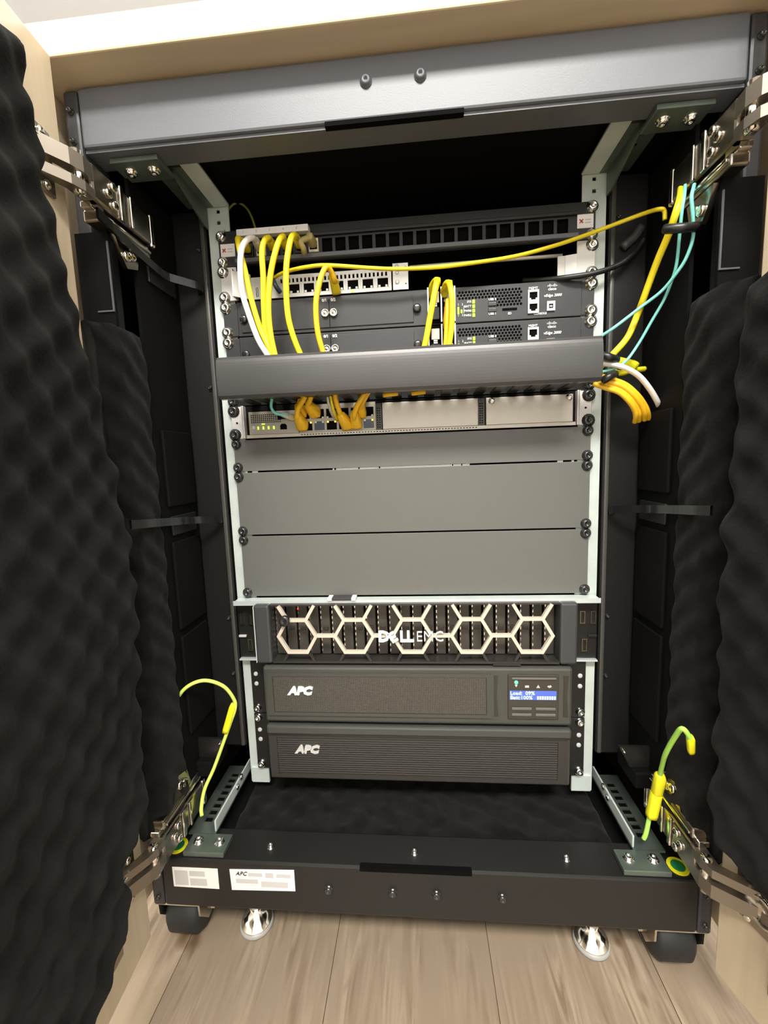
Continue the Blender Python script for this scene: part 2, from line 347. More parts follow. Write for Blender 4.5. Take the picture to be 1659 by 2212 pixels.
# ---------------------------------------------------------------- vertical rails and their brackets
for s in (-1,1):
    bm = bmesh.new(); holes = []
    a, b = (.2215,.2500)
    hs = []
    for k in range(0,17):
        for dz in (.00635,.0222,.0381):
            z = zb(17-k) - U + dz if False else k*U+dz
            lo, hi = sorted((s*(XS-.0047), s*(XS+.0047))); hs.append((lo,hi,z-.0047,z+.0047))
    lo, hi = sorted((s*a,s*b))
    for z in (.768,.7815): hs.append((s*.2355-.0022, s*.2355+.0022, z-.0022, z+.0022))
    holed(bm, lo, hi, -.0245, .789, .0012, .003, hs)
    ra = put('mounting_rail', bm, M_zinc, CAB)
    box('rail_web', s*.2480, s*.2500, .003, .075, -.0245, .789, M_zinc, ra)
    box('foot_gusset', s*.2215, s*.2480, -.0006, .0012, -.0245, -.0010, M_zinc, ra)
    # bottom bracket: perforated flange, rib and bolted foot plate
    bm = bmesh.new(); lo, hi = sorted((s*.2640, s*.3010)); hh = []
    for k in range(8):
        y = -.066 + k*.0118; c = s*.2835
        hh.append((c-.0055, c+.0055, y-.0043, y+.0043))
    holed(bm, lo, hi, -.0885, .036, -.0300, -.0275, hh, 'xy')
    br = put('bottom_bracket', bm, M_zincd, CAB)
    box('dark_underlay', s*.265, s*.300, -.086, .034, -.0320, -.0305, M_hole, br)
    box('bracket_rib', s*.2640, s*.2664, -.085, .034, -.0275, -.0120, M_zinc, br, bev=.0006)
    bm = bmesh.new(); lo, hi = sorted((s*.2400, s*.2930)); bx(bm, lo, hi, -.1165, -.0888, -.0330, -.0265, .0008); fp = put('foot_plate', bm, M_zincd, br)
    for x in (.2520,.2800): screw(s*x, -.1010, -.0265, fp, True, .0052, (0,0,1), name='bolt')
    for z, y in ((-.012,-.006),(-.017,-.020)): 
        bm = bmesh.new(); lathe(bm, (s*.2638,y,z), (-s,0,0), [(.004,0),(.004,.002),(.002,.003)], 12); put('rivet', bm, M_screw, br, True)
    # top bracket
    bm = bmesh.new(); lo, hi = sorted((s*.2400, s*.2740)); holed(bm, lo, hi, -.0755, -.0005, .7862, .7885, [(min(s*.252,s*.262),max(s*.252,s*.262),y-.003,y+.003) for y in (-.06,-.043,-.026)], 'xy')
    t = put('top_bracket', bm, M_zincd, CAB)
    bm = bmesh.new(); prism(bm, [(-.0755,.7862),(-.0005,.7862),(-.0005,.7600),(-.012,.7600),(-.0755,.7790)], s*.2500-.001, s*.2500+.001, 'x'); put('bracket_rib', bm, M_zincd, t)
    bm = bmesh.new(); lo, hi = sorted((s*.2195, s*.2400)); bx(bm, lo, hi, -.0800, -.0005, .7862, .7885); put('inner_flange', bm, M_zinc, t)
    bm = bmesh.new(); lo, hi = sorted((s*.2490, s*.3020)); bx(bm, lo, hi, -.1080, -.0757, .7745, .7795, .0008); tp = put('top_plate', bm, M_zincd, t)
    for x in (.262,.288): screw(s*x, -.0930, .7745, tp, True, .0052, (0,0,-1), name='bolt')
    # black column beside the rail, side plate and its raised covers
    bm = bmesh.new(); lo, hi = sorted((s*.2535, s*.2990)); bx(bm, lo, hi, .0005, .080, .0340, .7840, .002)
    co = put('side_column', bm, mat('column_black',(.009,.009,.0085),.5,spec=.3), CAB)
    for z in (.735,.560,.375,.235,.150): screw(s*.2640, .0005, z, co, False, .0024)
    bm = bmesh.new(); lo, hi = sorted((s*.2550, s*.2605)); bx(bm, lo, hi, -.0030, .0004, .036, .7838, .0012); put('column_lip', bm, mat('lip_black',(.07,.068,.062),.3,coat=.3), co, True)
    lo, hi = sorted((s*.2990, s*.3030)); sp = box('side_plate', lo, hi, -.084, .30, .0340, .7790, M_dark, CAB)
    for z0, z1 in ((.10,.235),(.245,.36),(.405,.50)):
        q = sorted((s*.2945, s*.2989)); box('plate_cover', q[0], q[1], -.070, -.006, z0, z1, M_dark, sp, bev=.0015)
# lips above and below the server
lp = box('shelf_lip', -.2470, .2470, -.0170, -.0005, .2625, .2648, M_zinc, CAB, bev=.0004)
box('lip_edge', -.2480, .2480, -.0182, -.0171, .2590, .2655, mat('lip_edge_zinc',(.80,.86,.86),.35,.5), lp)
cl = box('clip', -.1080, -.0780, -.0200, -.0060, .2656, .2690, M_screwb, lp, bev=.0006)
for x in (-.1105,-.0775): box('clip_tab', x-.003, x+.003, -.0205, -.0060, .2656, .2695, M_label, cl, bev=.0004)
lp2 = box('shelf_lip', -.2500, .2500, -.0085, .0008, .1735, .1757, mat('lip_edge_zinc',(.80,.86,.86),.35,.5), CAB, bev=.0003)
for s in (-1,1):
    # black server-rail brackets covering the rail between the lips
    bm = bmesh.new(); lo, hi = sorted((s*.2190, s*.2500)); bx(bm, lo, hi, -.0035, .0010, .1770, .2610, .0008); e = put('server_rail_bracket', bm, M_black, CAB)
    box('latch_bar', s*.2380, s*.2490, -.0070, -.0036, .2080, .2110, M_printg if s<0 else M_screwb, e, bev=.0005)
    for x, z in ((.2440,.2350),(.2300,.2350),(.2330,.1960)):
        bm = bmesh.new(); w = .0035
        holed(bm, s*x-w, s*x+w, z-.009, z+.009, -.0060, -.0036, [(s*x-w+.0015, s*x+w-.0015, z-.0075, z+.0075)]); put('latch_loop', bm, M_chromed, e)
# ---------------------------------------------------------------- cable rings on the side plates
def ring(s, z, parent_label=None):
    bm = bmesh.new()
    P = [(.2700,.0003),(.2610,-.006),(.2640,-.0140),(.2760,-.0260),(.2895,-.0400),(.2915,-.0600),(.2918,-.1000),(.2890,-.1330),(.2880,-.1540)]
    # flat strap bent in plan
    ring_v = []
    pts = smoothpts([(s*x, y, z - y*.10) for x,y in P], 5)
    for h in (-.0048,.0048):
        row = []
        for i,p in enumerate(pts):
            t = (pts[min(i+1,len(pts)-1)]-pts[max(i-1,0)]).normalized(); n = Vector((-t.y,t.x,0))
            row.append((bm.verts.new(p+n*.0012+Vector((0,0,h))), bm.verts.new(p-n*.0012+Vector((0,0,h)))))
        ring_v.append(row)
    A,B = ring_v
    for i in range(len(pts)-1):
        for q in ((A[i][0],A[i+1][0],B[i+1][0],B[i][0]),(A[i][1],B[i][1],B[i+1][1],A[i+1][1]),(A[i][0],A[i][1],A[i+1][1],A[i+1][0]),(B[i][0],B[i+1][0],B[i+1][1],B[i][1])): bm.faces.new(q)
    r = put('cable_ring', bm, mat('glossy_black_plastic',(.010,.010,.010),.22), CAB)
    bm = bmesh.new(); bx(bm, min(s*.2955,s*.2988), max(s*.2955,s*.2988), -.066, -.010, z-.012, z+.0125, .001); put('ring_base', bm, M_black, r)
for s in (-1,1):
    for z in (.3800,): ring(s, z)
ring(-1,.6850)
# lower brackets
for s in (-1,1):
    bm = bmesh.new(); P = [(.262,.0800),(.318,.0800),(.316,.0520),(.276,.0520)]
    prism(bm, [(s*x,z) for x,z in (P if s>0 else P[::-1])], -.050, -.046)
    lb = put('lower_bracket', bm, M_black, CAB)
    for x in (.2665,.3080): screw(s*x, -.050, .0755, lb, True, .0018)
    box('bracket_box', s*.278, s*.300, -.060, -.010, .0300, .0515, M_dark, lb, bev=.002)
# ---------------------------------------------------------------- side foam inside the cabinet
for s in (-1,1):
    def sidefoam(u, v, s=s):
        # runs from behind the door edge, round the post, onto the side plate
        z = .012 + .595*v; L = .020 + .070*u
        t = u
        path = [(.3400,-.1240),(.3120,-.1440),(.2960,-.1300),(.2945,-.1060),(.2960,-.0880),(.3030,-.0845)]
        k = t*(len(path)-1); i = min(int(k), len(path)-2); f = k-i
        a, b = path[i], path[i+1]; x = a[0]+(b[0]-a[0])*f; y = a[1]+(b[1]-a[1])*f
        w = (egg(z*1.0+t*.03, t*.12+z*.5, .050)-.5)*.0070*min(1,4*t*(1-t)+.1)
        sq = edge(min(z-.012,.607-z),.03)
        return (s*(x - w*(.5 if t<.3 else 1) + (1-sq)*.01), y - w*(1 if t<.35 else .3), z)
    foam_sheet('foam_strip', sidefoam, 40, 170, CAB)
# ---------------------------------------------------------------- doors
def make_door(s, ang, zoff):
    R = Matrix.Translation((s*.3195,-.1515,0)) @ Matrix.Rotation(ang, 4, 'Z')
    # local: y- runs away from the hinge along the door, inner face at x=0, outside at s*+
    def T(bm): bmesh.ops.transform(bm, matrix=R, verts=bm.verts)
    bm = bmesh.new(); lo, hi = sorted((0, s*.019)); bx(bm, lo, hi, -.372, 0, -.105, .8405, .001); T(bm)
    d = put('door', bm, M_wood, CAB, label='left door with a foam lining, opened square' if s<0 else 'right door with a foam lining, swung wider')
    E = [(-.026,.175),(-.008,.120),(.006,.076),(.030,.066),(.055,.074),(.072,.074),(.080,.060),(.086,.026),(.135,.020),(.20,.011),(.256,.007),(.336,.006),(.42,.008),(.466,.012),(.53,.030),(.587,.048),(.656,.058),(.726,.062),(.768,.066),(.790,.085)]
    if s > 0: E = [(-.020,.125),(.000,.080),(.030,.068),(.066,.066),(.074,.030),(.080,.008),(.110,.001),(.20,.000),(.30,.000),(.42,.000),(.50,.000),(.56,.002),(.585,.012),(.610,.040),(.66,.055),(.72,.060),(.757,.066),(.775,.080)]
    def u0(z):
        if z <= E[0][0]: return E[0][1]
        for (a,b),(c,e) in zip(E, E[1:]):
            if z <= c: return b+(e-b)*(z-a)/(c-a)
        return E[-1][1]
    def foam(u, v):
        z = E[0][0] + (E[-1][0]-E[0][0])*v; a = u0(z) + .003*math.sin(z*95); y = a + (.366-a)*u
        e = min(edge((y-a),.020), edge(z-E[0][0],.02), edge(E[-1][0]-z,.02))
        w = e*(.031+.009*egg(y+.12*z, z-.12*y, .046)+.003*math.sin(z*23+y*9))
        w += (.0 if v in (0,1) or u in (0,1) else 0)
        return tuple(R @ Vector((-s*(w+.0005), -y, z)))
    foam_sheet('foam_pad', foam, 90, 230, d)
    return d, R
DL, RL = make_door(-1, math.radians(5), 0)
DR, RR = make_door(1, math.radians(15), .0)
# ---------------------------------------------------------------- concealed hinges
def hinge(s, z, f, D, R):
    """f=+1: body hangs below the arm (upper hinge), f=-1 the other way up"""
    def B(name, x0,x1,y0,y1,z0,z1,m,parent,bev=.0012):
        q = sorted((s*x0,s*x1)); w = sorted((z+f*z0, z+f*z1)); bm = bmesh.new(); bx(bm, q[0],q[1],y0,y1,w[0],w[1],bev); return put(name,bm,m,parent)
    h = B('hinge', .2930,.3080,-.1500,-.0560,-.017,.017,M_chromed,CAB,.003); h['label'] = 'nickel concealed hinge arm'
    B('end_cap', .2915,.3100,-.0600,-.0520,-.019,.019,M_chrome,h,.003)
    B('adjuster_plate', .2905,.2930,-.1120,-.1060,-.0175,.0175,M_chrome,h,.001); B('adjuster_plate', .2908,.2930,-.0950,-.0915,-.0165,.0165,M_chrome,h,.001)
    for y, zz in ((-.1200,-.008),(-.1200,.010),(-.1280,.0)):
        bm = bmesh.new(); lathe(bm, (s*.2930,y,z+f*zz), (-s,0,0), [(.0045,0),(.0045,.002),(.003,.003),(.0015,.0022)], 14); put('adjusting_screw', bm, M_chrome, h, True)
    B('mounting_rail', .2950,.3120,-.1420,-.0600,-.0330,-.0215,M_chromed,h,.002); B('rail_edge', .2925,.2950,-.1400,-.0620,-.0285,-.0255,M_chrome,h,.0008)
    B('cross_link', .2990,.3100,-.1470,-.1280,-.0225,-.0165,M_chrome,h,.001)
    bm = bmesh.new()
    prism(bm, [(-.120,z-f*.034),(-.080,z-f*.034),(-.086,z-f*.056),(-.104,z-f*.062),(-.112,z-f*.052)], s*.2960, s*.3010, 'x'); k = put('spring_housing', bm, M_chromed, h)
    for y, zz in ((-.0960,-.046),(-.1050,-.050)):
        bm = bmesh.new(); lathe(bm, (s*.2965,y,z+f*zz), (-s,0,0), [(.0055,0),(.0055,.003),(.0035,.0045),(.0018,.0030)], 16); put('adjusting_screw', bm, M_chrome, h, True)
    # knuckle and cup on the door side
    for zz, hh_ in ((.0070,.0075),(-.0125,.0045)):
        e = R @ Vector((-s*.004,-.046,0)); bm = bmesh.new()
        P = [(s*.3060,-.138),(s*.2935,-.142),(s*.2920,-.160),(s*.2960,-.172),(e.x-s*.003,e.y+.004),(e.x,e.y-.010),(e.x+s*.002,e.y+.012),(s*.3060,-.166)]
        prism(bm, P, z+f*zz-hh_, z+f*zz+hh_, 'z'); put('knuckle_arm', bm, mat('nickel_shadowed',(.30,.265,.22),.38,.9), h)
    bm = bmesh.new(); cyl(bm, (s*.2985,-.160,z), (0,0,1), .0050, .038, 14); put('pivot_pin', bm, M_chrome, h, True)
    bm = bmesh.new(); q = sorted((0,-s*.0035)); bx(bm, q[0],q[1], -.066, -.018, z-.028, z+.028, .0015); bmesh.ops.transform(bm, matrix=R, verts=bm.verts)
    cp = put('hinge_cup', bm, M_chromed, h)
    for dz in (-.022,.022):
        bm = bmesh.new(); lathe(bm, (-s*.0035,-.030,z+dz), (-s,0,0), [(.0045,0),(.0045,.0015),(.002,.0028)], 14); bmesh.ops.transform(bm, matrix=R, verts=bm.verts); put('cup_screw', bm, M_chrome, h, True)
    bm = bmesh.new(); lathe(bm, (-s*.001,-.044,z), (-s,0,0), [(.016,0),(.0165,.005),(.013,.008),(.011,.005)], 24); bmesh.ops.transform(bm, matrix=R, verts=bm.verts); put('cup_rim', bm, M_chrome, h, True)
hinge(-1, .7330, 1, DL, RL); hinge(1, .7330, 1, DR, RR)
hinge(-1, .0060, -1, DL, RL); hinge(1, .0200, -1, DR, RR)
for s, R in ((-1,RL),(1,RR)):
    # lower stay bracket on the door below the hinge
    bm = bmesh.new(); q = sorted((0,-s*.004)); bx(bm, q[0],q[1], -.105, -.052, -.060, -.022, .0015); bmesh.ops.transform(bm, matrix=R, verts=bm.verts); k = put('stay_plate', bm, M_chromed, DL if s<0 else DR)
    for y in (-.066,-.090):
        bm = bmesh.new(); lathe(bm, (-s*.004,y,-.040), (-s,0,0), [(.0055,0),(.0050,.002),(.002,.0038)], 16); bmesh.ops.transform(bm, matrix=R, verts=bm.verts); put('stay_screw', bm, M_chrome, k, True)
# ================================================================ equipment
def pair(parent, k, y=0.0, bl=True, br=True, both=True, r=.0056):
    """screws at the top and bottom holes of a one-unit ear whose top is boundary k"""
    for z in ((zb(k)-.0064, zb(k+1)+.0064) if both else (zb(k)-.022,)):
        screw(-XS, y, z, parent, bl, r); screw(XS, y, z, parent, br, r)
# ---- patch panel
PP = empty('patch_bay', (0,0,.7112), 'black keystone patch panel at the top of the rack, patched at its left end', 'patch panel')
bm = bmesh.new(); hs = []
px0 = -.2095
for i in range(24):
    c = -.1965 + i*.01715; hs.append((c-.0066, c+.0066, .7200, .7375))
holed(bm, -XE, XE, zb(0)-U+.0007, zb(0)-U*0-.0007, -.0022, -.0004, hs)
put('face_plate', bm, M_black, PP)
box('rear_housing', -.2170, .2170, .0035, .035, zb(1)+.003, zb(0)-.003, M_hole, PP)
bm = bmesh.new(); bx(bm, -.2140, .2150, -.0090, -.0023, .7130, .7185, .001); put('lower_ledge', bm, M_frame, PP)
bm = bmesh.new(); bx(bm, -.2140, .2150, -.0060, -.0023, .7400, .7440, .0008); put('upper_ledge', bm, M_black, PP)
pair(PP, 0, -.0022)
for s in (-1,1):
    x = (-.2246 if s<0 else .2245); z = .7318 if s<0 else .7330
    lb = box('ear_sticker', x-.0095, x+.0095, -.0028, -.0022, z-.0078, z+.0078, M_label, PP)
    for a in (45,-45):
        bm = bmesh.new(); bx(bm, -.0030,.0030,-.0003,.0003,-.0007,.0007, 0, Matrix.Translation((x-.0048,-.0030,z)) @ Matrix.Rotation(math.radians(a),4,'Y')); put('red_mark', bm, M_red, lb)
    for dz in (.0015,-.0018): box('print_line', x-.0002, x+.0065, -.0031, -.0028, z+dz-.0006, z+dz+.0006, M_printg, lb)
ls = box('label_strip', -.2070, -.1145, -.0145, -.0023, .7420, .7500, M_label, PP, bev=.0005)
for i in range(5): text('port_number', str(i+1), -.198+i*.0172, -.0148, .7460, .0040, M_printg, ls, 'CENTER')
for i in range(6):
    c = -.1965 + i*.01715
    kj = box('keystone_jack', c-.0064, c+.0064, -.0060, .0030, .7205, .7370, M_clear if i in (1,5) else M_black, PP, bev=.0006)
    box('jack_opening', c-.0048, c+.0048, -.0063, -.0059, .7235, .7330, M_hole, kj)
# ---- compact router on a shelf
RT = empty('compact_router', (-.1,0,.6668), 'silver half-width router with a row of network ports and vent slots', 'router')
y0 = -.0030
bm = bmesh.new(); 
pcs = [-.1392+i*.0192 for i in range(7)]
hs = [(c-.0068, c+.0068, .6735, .6845) for c in pcs] + [(-.1905,-.1875,.6720,.6835),(-.1745,-.1715,.6720,.6835)]
sl = []
i = 0
x = -.1560
while x < -.0165:
    sl.append((x-.00125, x+.00125, .6868, .6918)); x += .00525
holed(bm, -.1965, -.0130, .6690, .6955, y0, y0+.0015, hs+sl)
rf = put('face_plate', bm, M_silver, RT)
box('body', -.1965, -.0130, y0+.0120, .18, .6690, .6955, M_hole, RT)
box('top_cover', -.1965, -.0130, y0+.0015, .18, .6956, .6968, M_silver, RT)
for c in pcs:
    p = box('network_port', c-.0066, c+.0066, y0+.0016, y0+.0110, .6737, .6843, M_hole, RT)
    for s in (-1,1): box('port_contact', c+s*.0045-.0013, c+s*.0045+.0013, y0-.0004, y0+.0015, .6737, .6762, M_light, p)
    box('port_frame', c-.0080, c-.0070, y0-.0008, y0, .6730, .6845, M_light, p); box('port_frame', c+.0070, c+.0080, y0-.0008, y0, .6730, .6845, M_light, p)
for x in (-.1890,-.1730): box('usb_tongue', x-.0005, x+.0005, y0, y0+.01, .6725, .6830, M_light, RT)
for c in (pcs[0]-.0105,pcs[4]-.001): box('status_light', c-.0014, c+.0014, y0-.0008, y0+.0002, .6692, .6722, M_ledg, RT, bev=.0003)
# left ear, centre bracket, right ear
bm = bmesh.new(); bx(bm, -XE, -.2150, -.0040, -.0016, .6690, .7105, .0006); bx(bm, -.2165, -.2145, -.0180, -.0020, .6690, .7030, .0006); 
prism(bm, [(-.2145,-.0180),(-.1966,-.0040),(-.1966,-.0020),(-.2160,-.0160)], .6690, .7000, 'z'); put('left_ear', bm, M_light, RT)
for z in (.7047,.6730): screw(-XS, -.0040, z, RT, True, .0062)
bm = bmesh.new(); holed(bm, -.0110, .0085, .6685, .7000, y0-.0015, y0, [(.0045,.0060,.6945,.6960),(.0045,.0060,.6745,.6760)]); eb = put('coupling_bracket', bm, M_light, RT)
for z, r in ((.6965,.0022),(.6890,.0024),(.6775,.0026)):
    bm = bmesh.new(); lathe(bm, (-.0055,y0-.0016,z), (0,-1,0), [(r,0),(r,.0005),(r*.6,.0009)], 14); put('rivet', bm, M_silver, eb, True)
SH = empty('rack_shelf_ear', (.22,0,.6668), 'light grey stepped shelf ear and rear rod right of the compact router', 'rack bracket')
bm = bmesh.new(); bx(bm, .2150, XE, -.0040, -.0016, .6690, .7105, .0006); prism(bm, [(.2150,-.0040),(.2020,-.0010),(.2020,.0010),(.2150,-.0020)], .6690, .6960, 'z'); bx(bm, .1930,.2020,-.0010,.0010,.6700,.6960,.0005); put('ear_plate', bm, M_light, SH)
bm = bmesh.new(); tube(bm, [(.2000,.0040,.6985),(.10,.010,.7010),(.0105,.016,.7030)], .0022, 8, 4); put('rear_rod', bm, M_plate, SH, True)
for z in (.7047,.6730): screw(XS, -.0040, z, SH, True, .0060)
# ---- the two long black routers
def hexvent(bm, x0, x1, z0, z1, y, p=.0046, keep=None):
    r = p/math.sqrt(3)*1.0; ri = r*.74; row = 0; z = z0+r
    while z < z1-r*.6:
        x = x0 + p/2 + (p/2 if row%2 else 0)
        while x < x1-p*.45:
            if keep is None or keep(x,z):
                vs = [bm.verts.new((x+ri*math.cos(math.radians(30+60*k)), y, z+ri*math.sin(math.radians(30+60*k)))) for k in range(6)]
                ve = [bm.verts.new((x+ri*.8*math.cos(math.radians(30+60*k)), y-.0004, z+ri*.8*math.sin(math.radians(30+60*k)))) for k in range(6)]
                for k in range(6): bm.faces.new((vs[k],vs[(k+1)%6],ve[(k+1)%6],ve[k]))
                bm.faces.new(ve)
            x += p
        z += r*1.5; row += 1
def edge_router(k, label, full):
    zt, zz = zb(k)-.0006, zb(k+1)+.0006
    r = empty('edge_router', (0,0,zz), label, 'router', 'long black rack routers')
    def Z(t): return zt + (zz-zt)*t     # t=0 top of the face, 1 bottom
    yf = -.0050
    bm = bmesh.new(); bx(bm, -.2170, .2215, yf, .30, zz, zt, .0008); put('chassis', bm, M_cisco, r)
    for s in (-1,1):
        q = sorted((s*.2175, s*XE)); bm = bmesh.new(); bx(bm, q[0], q[1], -.0040, -.0018, zz+.001, zt-.001, .0005); e = put('rack_ear', bm, M_cisco, r)
        for z in (zt-.006, zz+.006): screw(s*XS, -.0040, z, e, k==2 or z>zz+.02, .0062)
    mod = box('blank_module', -.2120, .0140, yf-.0014, yf-.0001, Z(.90), Z(.10), M_cisco, r, bev=.0004)
    box('module_seam', -.0945, -.0938, yf-.0017, yf-.0014, Z(.90), Z(.10), M_hole, mod)
    for x in (-.0995,-.0885):
        bm = bmesh.new(); lathe(bm, (x,yf-.0015,Z(.50)), (0,-1,0), [(.0052,0),(.0052,.003),(.0040,.0036),(.0036,.0026),(.0016,.0024),(.0012,.0032)], 18); put('thumbscrew', bm, M_screw, r, True)
    text('slot_name', '0/1', -.1000, yf-.0018, Z(.10)-.0012, .0050, M_print, mod, 'CENTER', .0002); text('slot_name', '0/2', -.0885, yf-.0018, Z(.10)-.0012, .0050, M_print, mod, 'CENTER', .0002)
    for x in (-.2080,.0185): 
        bm = bmesh.new(); lathe(bm, (x,yf,Z(.52)), (0,-1,0), [(.0052,0),(.0052,.004),(.0035,.005)], 16); put('captive_knob', bm, M_screwb, r, True)
    # small-form ports
    cg = box('port_cage', .0325, .0660, yf-.0040, yf-.0001, zz+.0015, zt-.0012, M_hole, r)
    for x in (.0325,.0490,.0655): box('cage_wall', x-.0008, x+.0008, yf-.0070, yf-.0001, zz+.0010, zt-.0005, M_screw, cg)
    for x in (.0410,.0575):
        for (a,b) in ((.12,.44),(.56,.90)): box('port_insert', x-.0055, x+.0055, yf-.0065, yf-.0041, Z(b), Z(a), M_black if (full and b>.5 and x<.05) else M_chromed, cg, bev=.0006)
        for t in (.47,.53): box('port_spring', x-.0025, x+.0025, yf-.0072, yf-.0041, Z(t)-.0008, Z(t)+.0010, M_print, cg)
    # hexagonal perforation
    bm = bmesh.new()
    kp = lambda x, z: (z > Z(.36) or x > .1090 or (x > .0 and z > Z(.42) and x > .098))
    hexvent(bm, .0680, .1500, Z(.62), Z(.08), yf-.00001, .0041, lambda x,z: (z > Z(.345)) or (x > .1085)); put('vent_holes', bm, M_hole, r, kind='stuff')
    # lights and their names
    for i, nm in enumerate(('SYS','BATT','PWR0','PWR1')):
        z = Z(.43+.125*i)
        text('light_name', nm, .0868, yf-.0006, z, .0036, M_print, r, 'RIGHT', .0001)
        box('status_light', .0880, .0912, yf-.0012, yf-.0001, z-.0022, z+.0022, M_ledg, r, bev=.0005)
    for x, z in ((.0705,.60),(.0705,.70),(.0745,.68)): box('link_light', x-.0011, x+.0011, yf-.0010, yf-.0001, Z(z)-.0022, Z(z)+.0022, M_ledg, r, bev=.0004)
    for x in (.0705,.0755):
        for z in (.49,.79): text('port_mark', '1' if x<.073 else '3', x, yf-.0005, Z(z), .0040, M_print, r, 'CENTER')
    box('print_line', .0772, .0776, yf-.0004, yf-.0001, Z(.74), Z(.52), M_print, r)
    for t, nm, tt in ((.52,'USB 0',.40),(.68,'USB 1',.80)):
        u = box('usb_port', .1075, .1180, yf-.0012, yf-.0001, Z(t)-.0026, Z(t)+.0026, M_screwb, r, bev=.0004); box('usb_tongue', .1082, .1172, yf-.0016, yf-.0012, Z(t)+.0002, Z(t)+.0012, mat('usb_blue_grey',(.12,.13,.17),.4), u)
        text('port_name', nm, .1128, yf-.0005, Z(tt), .0038, M_print, r, 'CENTER', .0001)
    cs = box('card_slot', .1250, .1430, yf-.0008, yf-.0001, Z(.70)-.0012, Z(.70)+.0014, M_hole, r); text('port_name', 'SD', .1340, yf-.0005, Z(.82), .0038, M_print, r, 'CENTER', .0001)
    # two stacked network ports
    bm = bmesh.new(); holed(bm, .1560, .1692, Z(.86), Z(.22), yf-.0022, yf-.0001, [(.1578,.1674,Z(.49),Z(.28)),(.1578,.1674,Z(.80),Z(.60))]); pt = put('network_port', bm, M_light, r)
    for a,b in ((.49,.28),(.80,.60)):
        box('port_opening', .1578, .1674, yf-.0006, yf-.00011, Z(a), Z(b), M_hole, pt)
        for x in (.1588,.1664): box('port_contact', x-.0010, x+.0010, yf-.0016, yf-.0006, Z(a), Z(a)+.0022, M_light, pt)
    text('port_name', 'MGMT', .1626, yf-.0005, Z(.17), .0038, M_print, r, 'CENTER', .0001)
    bm = bmesh.new(); holed(bm, .1790, .1888, Z(.82), Z(.56), yf-.0022, yf-.0001, [(.1812,.1866,Z(.76),Z(.63))]); q = put('console_port', bm, M_light, r)
    box('port_opening', .1812,.1866, yf-.0006, yf-.00011, Z(.76), Z(.63), M_blue, q); box('port_tongue', .1825,.1853, yf-.0018, yf-.0006, Z(.71), Z(.68), M_light, q)
    text('port_name', 'CONSOLE', .1790, yf-.0005, Z(.88), .0034, M_print, r, 'RIGHT', .0001)
    # bar emblem, maker and model
    for i, h in enumerate((.3,.6,1,.6,.3,.6,1,.6,.3)): box('logo_bar', .1800+i*.0014-.0003, .1800+i*.0014+.0003, yf-.0005, yf-.0001, Z(.14)-.0010*h, Z(.14)+.0026*h, M_print, r)
    text('maker_name', 'cisco', .1855, yf-.0005, Z(.225), .0050, M_print, r, 'CENTER', .0001)
    text('model_name', 'vEdge 2000', .1860, yf-.0005, Z(.40), .0046, M_print, r, 'CENTER', .0001, .3)
    return r
edge_router(2, 'upper of two black rack routers with yellow cables, four lime lights in view', True)
edge_router(3, 'lower of two black rack routers, its bottom half hidden by the cable duct cover', True)
# ---- cable duct with its cover
CM = empty('cable_duct', (0,0,zb(5)), 'horizontal black cable duct with plain smooth cover between routers and switch', 'cable duct')
bm = bmesh.new(); n = 14; z0, z1 = .5325, .5805; prof = []
for i in range(n+1):
    t = i/n; prof.append((-.0725 - .0042*math.sin(math.pi*t)**.6 if 0<t<1 else -.0715, z0+(z1-z0)*t))
prof += [(-.0640, z1), (-.0640, z1-.002), (-.0700, z1-.002)] + [(-.0700, z0+.002), (-.0640, z0+.002), (-.0640, z0)]
prism(bm, prof, -.2185, .2190, 'x'); cv = put('cover', bm, M_cover, CM)
box('back_plate', -XE, XE, -.0032, -.0014, zb(5)+.0007, zb(4)-.0007, M_black, CM)
for s in (-1,1):
    for z in (zb(4)-.0064, zb(5)+.0064): screw(s*XS, -.0032, z, CM, False, .0060)
for i in range(20):
    x = -.2000 + i*.4/19
    box('duct_finger', x-.0065, x+.0065, -.0630, -.0034, .5345, .5362, M_black, CM, bev=.0004)
    if i%1==0: box('duct_finger', x-.0020, x+.0020, -.0630, -.0034, .5740, .5757, M_black, CM)
# ---- network switch
SW = empty('network_switch', (0,0,zb(6)), 'beige-grey rack switch with orange-yellow cables at left and two blank modules', 'switch')
zt, zz = zb(5)-.0010, zb(6)+.0008
box('chassis', -.2150, .2155, -.0050, .3, zz, zt, M_dark, SW)
box('front_frame', -.2150, .2155, -.0078, -.0051, zz, zz+.0042, M_plate, SW); 
pn = box('status_panel', -.2110, -.1430, -.0075, -.0051, zz+.0045, zt-.0080, M_switch, SW, bev=.0004)
bm = bmesh.new()
for i in range(15):
    for j in range(5): bx(bm, -.2070+i*.0028-.0009, -.2070+i*.0028+.0009, -.0078, -.0075, zz+.0205+j*.0024-.0006, zz+.0205+j*.0024+.0006)
put('speaker_holes', bm, M_hole, pn, kind='stuff')
for i in range(4): box('status_light', -.1985+i*.0072-.0011, -.1985+i*.0072+.0011, -.0081, -.0075, zz+.0110, zz+.0150, M_ledg, pn, bev=.0003)
box('status_light', -.1935,-.1890,-.0079,-.0075, zz+.0175, zz+.0188, M_ledg, pn); 
bm = bmesh.new(); lathe(bm, (-.2050,-.0075,zz+.0140), (0,-1,0), [(.0026,0),(.0026,.0012),(.001,.0016)], 14); put('reset_button', bm, M_light, pn, True)
box('usb_port', -.1710,-.1590,-.0082,-.0075, zz+.0235, zz+.0285, M_hole, pn, bev=.0004)
